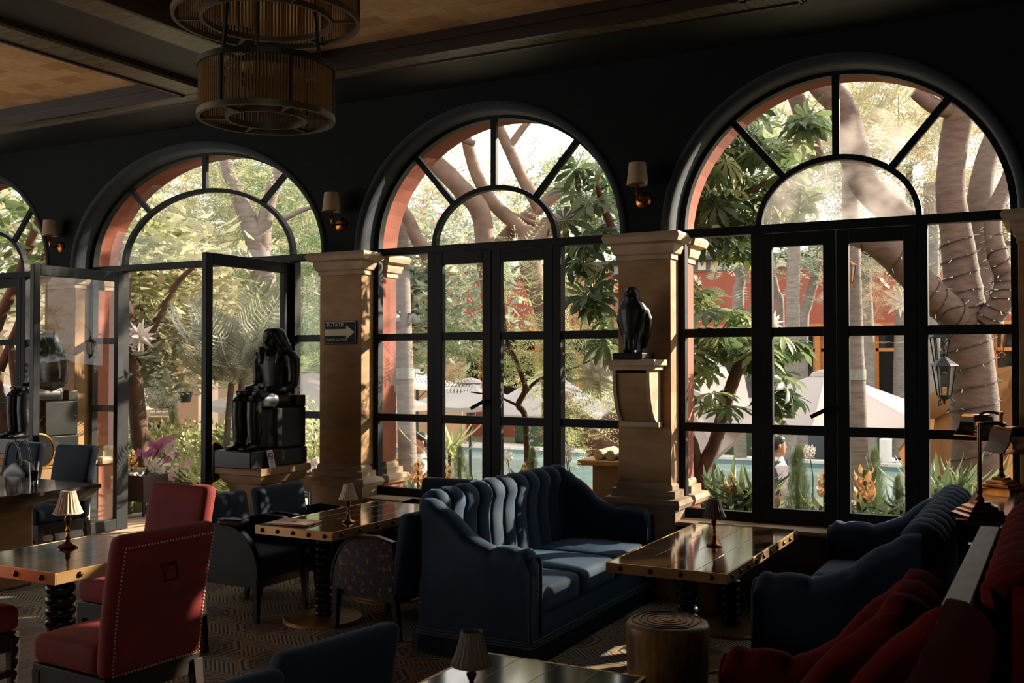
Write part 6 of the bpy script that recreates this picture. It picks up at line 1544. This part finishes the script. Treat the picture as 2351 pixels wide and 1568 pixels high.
# ------------------------------------------------------------------ two waiters
SKIN = mat('skin', srgb(176, 122, 96), .55); SHIRT = mat('white_shirt', srgb(226, 216, 212), .8); VEST = mat('grey_waistcoat', srgb(66, 66, 74), .8); TROU = mat('black_trousers', srgb(28, 28, 32), .8); HAIR = mat('black_hair', srgb(20, 17, 16), .5)
def ell(mb, z, rx, ry, y=0, x=0): return [(x + rx * cos(a), y + ry * sin(a), z) for a in [2 * pi * k / 18 for k in range(18)]]
def person(label, loc, rz, arms):
    """faces -y; arms: two lists of joint points (shoulder, elbow, wrist)"""
    t = thing('person', label, 'person', loc, rz)
    b = MB()
    b.rings([ell(b, 1.38, .055, .06, .01), ell(b, 1.46, .05, .055, .0), ell(b, 1.50, .055, .065, -.005)])
    b.rings([ell(b, 1.475, .025, .03, -.055), ell(b, 1.50, .05, .065, -.025), ell(b, 1.55, .066, .085, -.012), ell(b, 1.60, .072, .094, -.006), ell(b, 1.65, .072, .095, 0), ell(b, 1.69, .055, .075, .004), ell(b, 1.71, .025, .035, .004)])
    b.tube([V(0, -.085, 1.615), V(0, -.112, 1.575), V(0, -.09, 1.565)], [.009, .016, .012], 8)
    b.tube([V(-.03, -.088, 1.528), V(0, -.096, 1.53), V(.03, -.088, 1.528)], [.006, .009, .006], 6)
    for s_ in (-1, 1):
        b.tube([V(s_ * .072, .005, 1.63), V(s_ * .08, .012, 1.60), V(s_ * .074, .005, 1.57)], [.012, .018, .01], 8)
        b.tube([V(s_ * .03, -.088, 1.608), V(s_ * .03, -.082, 1.60)], [.010, .012], 6)
    b.rings([ell(b, .85, .15, .11), ell(b, 1.0, .14, .10), ell(b, 1.2, .16, .11), ell(b, 1.35, .17, .09), ell(b, 1.42, .08, .06)])
    for s_ in (-1, 1): b.tube([V(s_ * .085, 0, .9), V(s_ * .09, -.01, .48), V(s_ * .09, .02, .08)], [.085, .058, .04], 12); b.tube([V(s_ * .09, .03, .05), V(s_ * .09, -.15, .035)], [.04, .035], 8)
    for A in arms:
        S, E_, W_ = A; b.tube([V(*S), V(*E_), V(*W_)], [.05, .042, .03], 10)
        d = (V(*W_) - V(*E_)).normalized(); h = V(*W_) + d * .05; b.tube([V(*W_), h, h + d * .035], [.026, .04, .034], 8)
        u = d.orthogonal().normalized()
        v2 = d.cross(u)
        for k in range(4):
            o_ = u * (.03 - .02 * k); tip = h + d * (.05 + (.0, .01, .008, -.008)[k])
            b.tube([h + o_ + d * .02, tip + o_ + v2 * .01, tip + o_ + v2 * .035 + d * .006], [.010, .009, .007], 6)
        b.tube([h + u * .03 - d * .02, h + u * .055 + v2 * .02, h + u * .05 + v2 * .045 + d * .02], [.012, .010, .008], 6)
    fuse(b, 'body', SKIN, t, .008, 2)
    s = MB(); s.rings([ell(s, .92, .165, .125), ell(s, 1.05, .155, .12), ell(s, 1.2, .175, .125), ell(s, 1.34, .185, .105), ell(s, 1.41, .10, .08), ell(s, 1.46, .062, .068)])
    for A in arms:
        S, E_, W_ = [V(*q) for q in A]; s.tube([S, S.lerp(E_, .5), E_, E_.lerp(W_, .5), W_.lerp(E_, .08)], [.072, .066, .058, .05, .04], 12)
    fuse(s, 'shirt', SHIRT, t, .010, 3)
    v = MB(); v.rings([ell(v, .90, .178, .138), ell(v, 1.05, .166, .132), ell(v, 1.2, .182, .137), ell(v, 1.32, .165, .118), ell(v, 1.41, .105, .088, .02)]); v.build('waistcoat', VEST, t, ang=70)
    tr = MB(); tr.rings([ell(tr, .80, .17, .13), ell(tr, .93, .17, .13)])
    for s_ in (-1, 1): tr.tube([V(s_ * .085, 0, .88), V(s_ * .095, -.01, .48), V(s_ * .095, .02, .06)], [.105, .085, .075], 12)
    fuse(tr, 'trousers', TROU, t, .012, 2)
    hmb = MB(); hmb.rings([ell(hmb, 1.55, .06, .05, .05), ell(hmb, 1.60, .077, .075, .03), ell(hmb, 1.65, .08, .10, .008), ell(hmb, 1.70, .068, .092, -.002), ell(hmb, 1.73, .04, .06, .0), ell(hmb, 1.738, .01, .02, 0)]); fuse(hmb, 'hair', HAIR, t, .008, 2)
    MB().bar((0, -.112, 1.43), (0, -.128, 1.05), .05, .012, (0, -1, 0), w1=.075).build('tie', VEST, t)
    for s_ in (-1, 1): MB().rbox(s_ * .095 - .045, s_ * .095 + .045, -.2, .07, 0, .07, .025, 3).build('shoe', TROU, t, weld=True)
    return t
p = at(1786, 1000, 13.4)
person('dark haired waiter in waistcoat walking, one hand on his chest', (p.x, p.y, p.z - 1.735), YAW + pi / 2 + .15, [((.18, 0, 1.36), (.24, .06, 1.10), (.05, -.17, 1.16)), ((-.18, 0, 1.36), (-.24, .03, 1.08), (-.23, -.05, .84))])
p = at(966, 992, 13.2)
person('waiter in white shirt reaching up to a white flower', (p.x, p.y, p.z - 1.735), YAW - pi / 2 + .3, [((.18, 0, 1.36), (.22, -.14, 1.12), (.10, -.36, 1.24)), ((-.18, 0, 1.36), (-.22, -.16, 1.14), (-.06, -.38, 1.26))])
p = at(930, 1042, 13.1); t = thing('flower_bunch', 'bunch of white flowers held up by the waiter', 'flowers', p)
cloud('heads', LEAF, blob(160, (0, 0, 0), (.11, .09, .08), .3), rots(160, .4, 2), .045, M['whitefl'], t, None); MB().tube([V(.02, 0, -.25), V(0, 0, 0)], .008, 5).build('stems', M['broad'], t)

# ------------------------------------------------------------------ bushes and wicker seating beyond the doorway
for lb, px_, py_, d, r, mm in (('left of the statue plinth', 585, 1035, 12.6, .55, 'hedge'), ('between the open door edge and the statue', 500, 1060, 12.8, .5, 'bright'), ('behind the orchids', 425, 1040, 14.0, .55, 'hedge'), ('right of the statue by the sign pillar', 722, 1010, 13.4, .5, 'bright'), ('below the balustrade', 330, 1040, 14.6, .5, 'green'), ('under the far left window', 40, 1010, 15.5, .6, 'green')):
    p = at(px_, py_, d); t = thing('bush', 'rounded leafy bush ' + lb, 'bush', p, group='rounded bushes beyond the doorway')
    cloud('foliage', LEAF, sprays(110, 12, (0, 0, 0), (r, r, r * .7), .08, .7), rots(1320, .3, 1.3), .095, M[mm], t)
    MB().tube([V(0, 0, G - p.z), V(0, 0, 0)], .03, 6).build('stem', M['dark'], t)
WK = mat('grey_wicker', srgb(84, 88, 94), .7, bump=(90, .6))
def wicker_chair(label, px_, pyb, d, rz):
    p = at(px_, pyb, d); t = thing('wicker_chair', label, 'chair', (p.x, p.y, G), rz, 'grey wicker garden chairs')
    MB().rbox(-.27, .27, -.26, .24, .36, .44, .03, 3).build('seat', WK, t, weld=True)
    B = MB().tube([V(-.27, .25, .42), V(-.26, .32, .86), V(.26, .32, .86), V(.27, .25, .42)], .018, 7).build('back_frame', WK, t)
    for k in range(7):
        z = .47 + .055 * k; y = .25 + .07 * (z - .42) / .44; MB().bar((-.26, y, z), (.26, y, z), .012, .036, (0, 0, 1)).build('slat', WK, B)
    for sx_ in (-1, 1):
        MB().tube([V(sx_ * .27, .26, .64), V(sx_ * .29, 0, .66), V(sx_ * .28, -.24, .63), V(sx_ * .27, -.24, .4)], .018, 7).build('arm', WK, t)
        for sy in (-.22, .2): MB().bar((sx_ * .24, sy, 0), (sx_ * .24, sy, .37), .03, .03).build('leg', WK, t)
wicker_chair('grey wicker chair behind the purple orchids', 338, 1090, 15.2, .6)
wicker_chair('grey wicker chair right of the purple orchids', 400, 1120, 14.2, 2.4)
wicker_chair('grey wicker chair beside the white parasol pole', 725, 1100, 16.5, 1.2)
p = at(430, 1085, 15.0); t = thing('garden_table', 'dark round garden table beyond the doorway', 'table', (p.x, p.y, G))
MB().lathe([(.45, .70), (.46, .72), (.45, .74)], 28).build('top', M['pole'], t); MB().lathe([(.04, .03), (.03, .4), (.04, .70)], 12).build('column', M['pole'], t); MB().lathe([(.25, 0), (.25, .02), (.05, .05)], 20).build('foot', M['pole'], t)
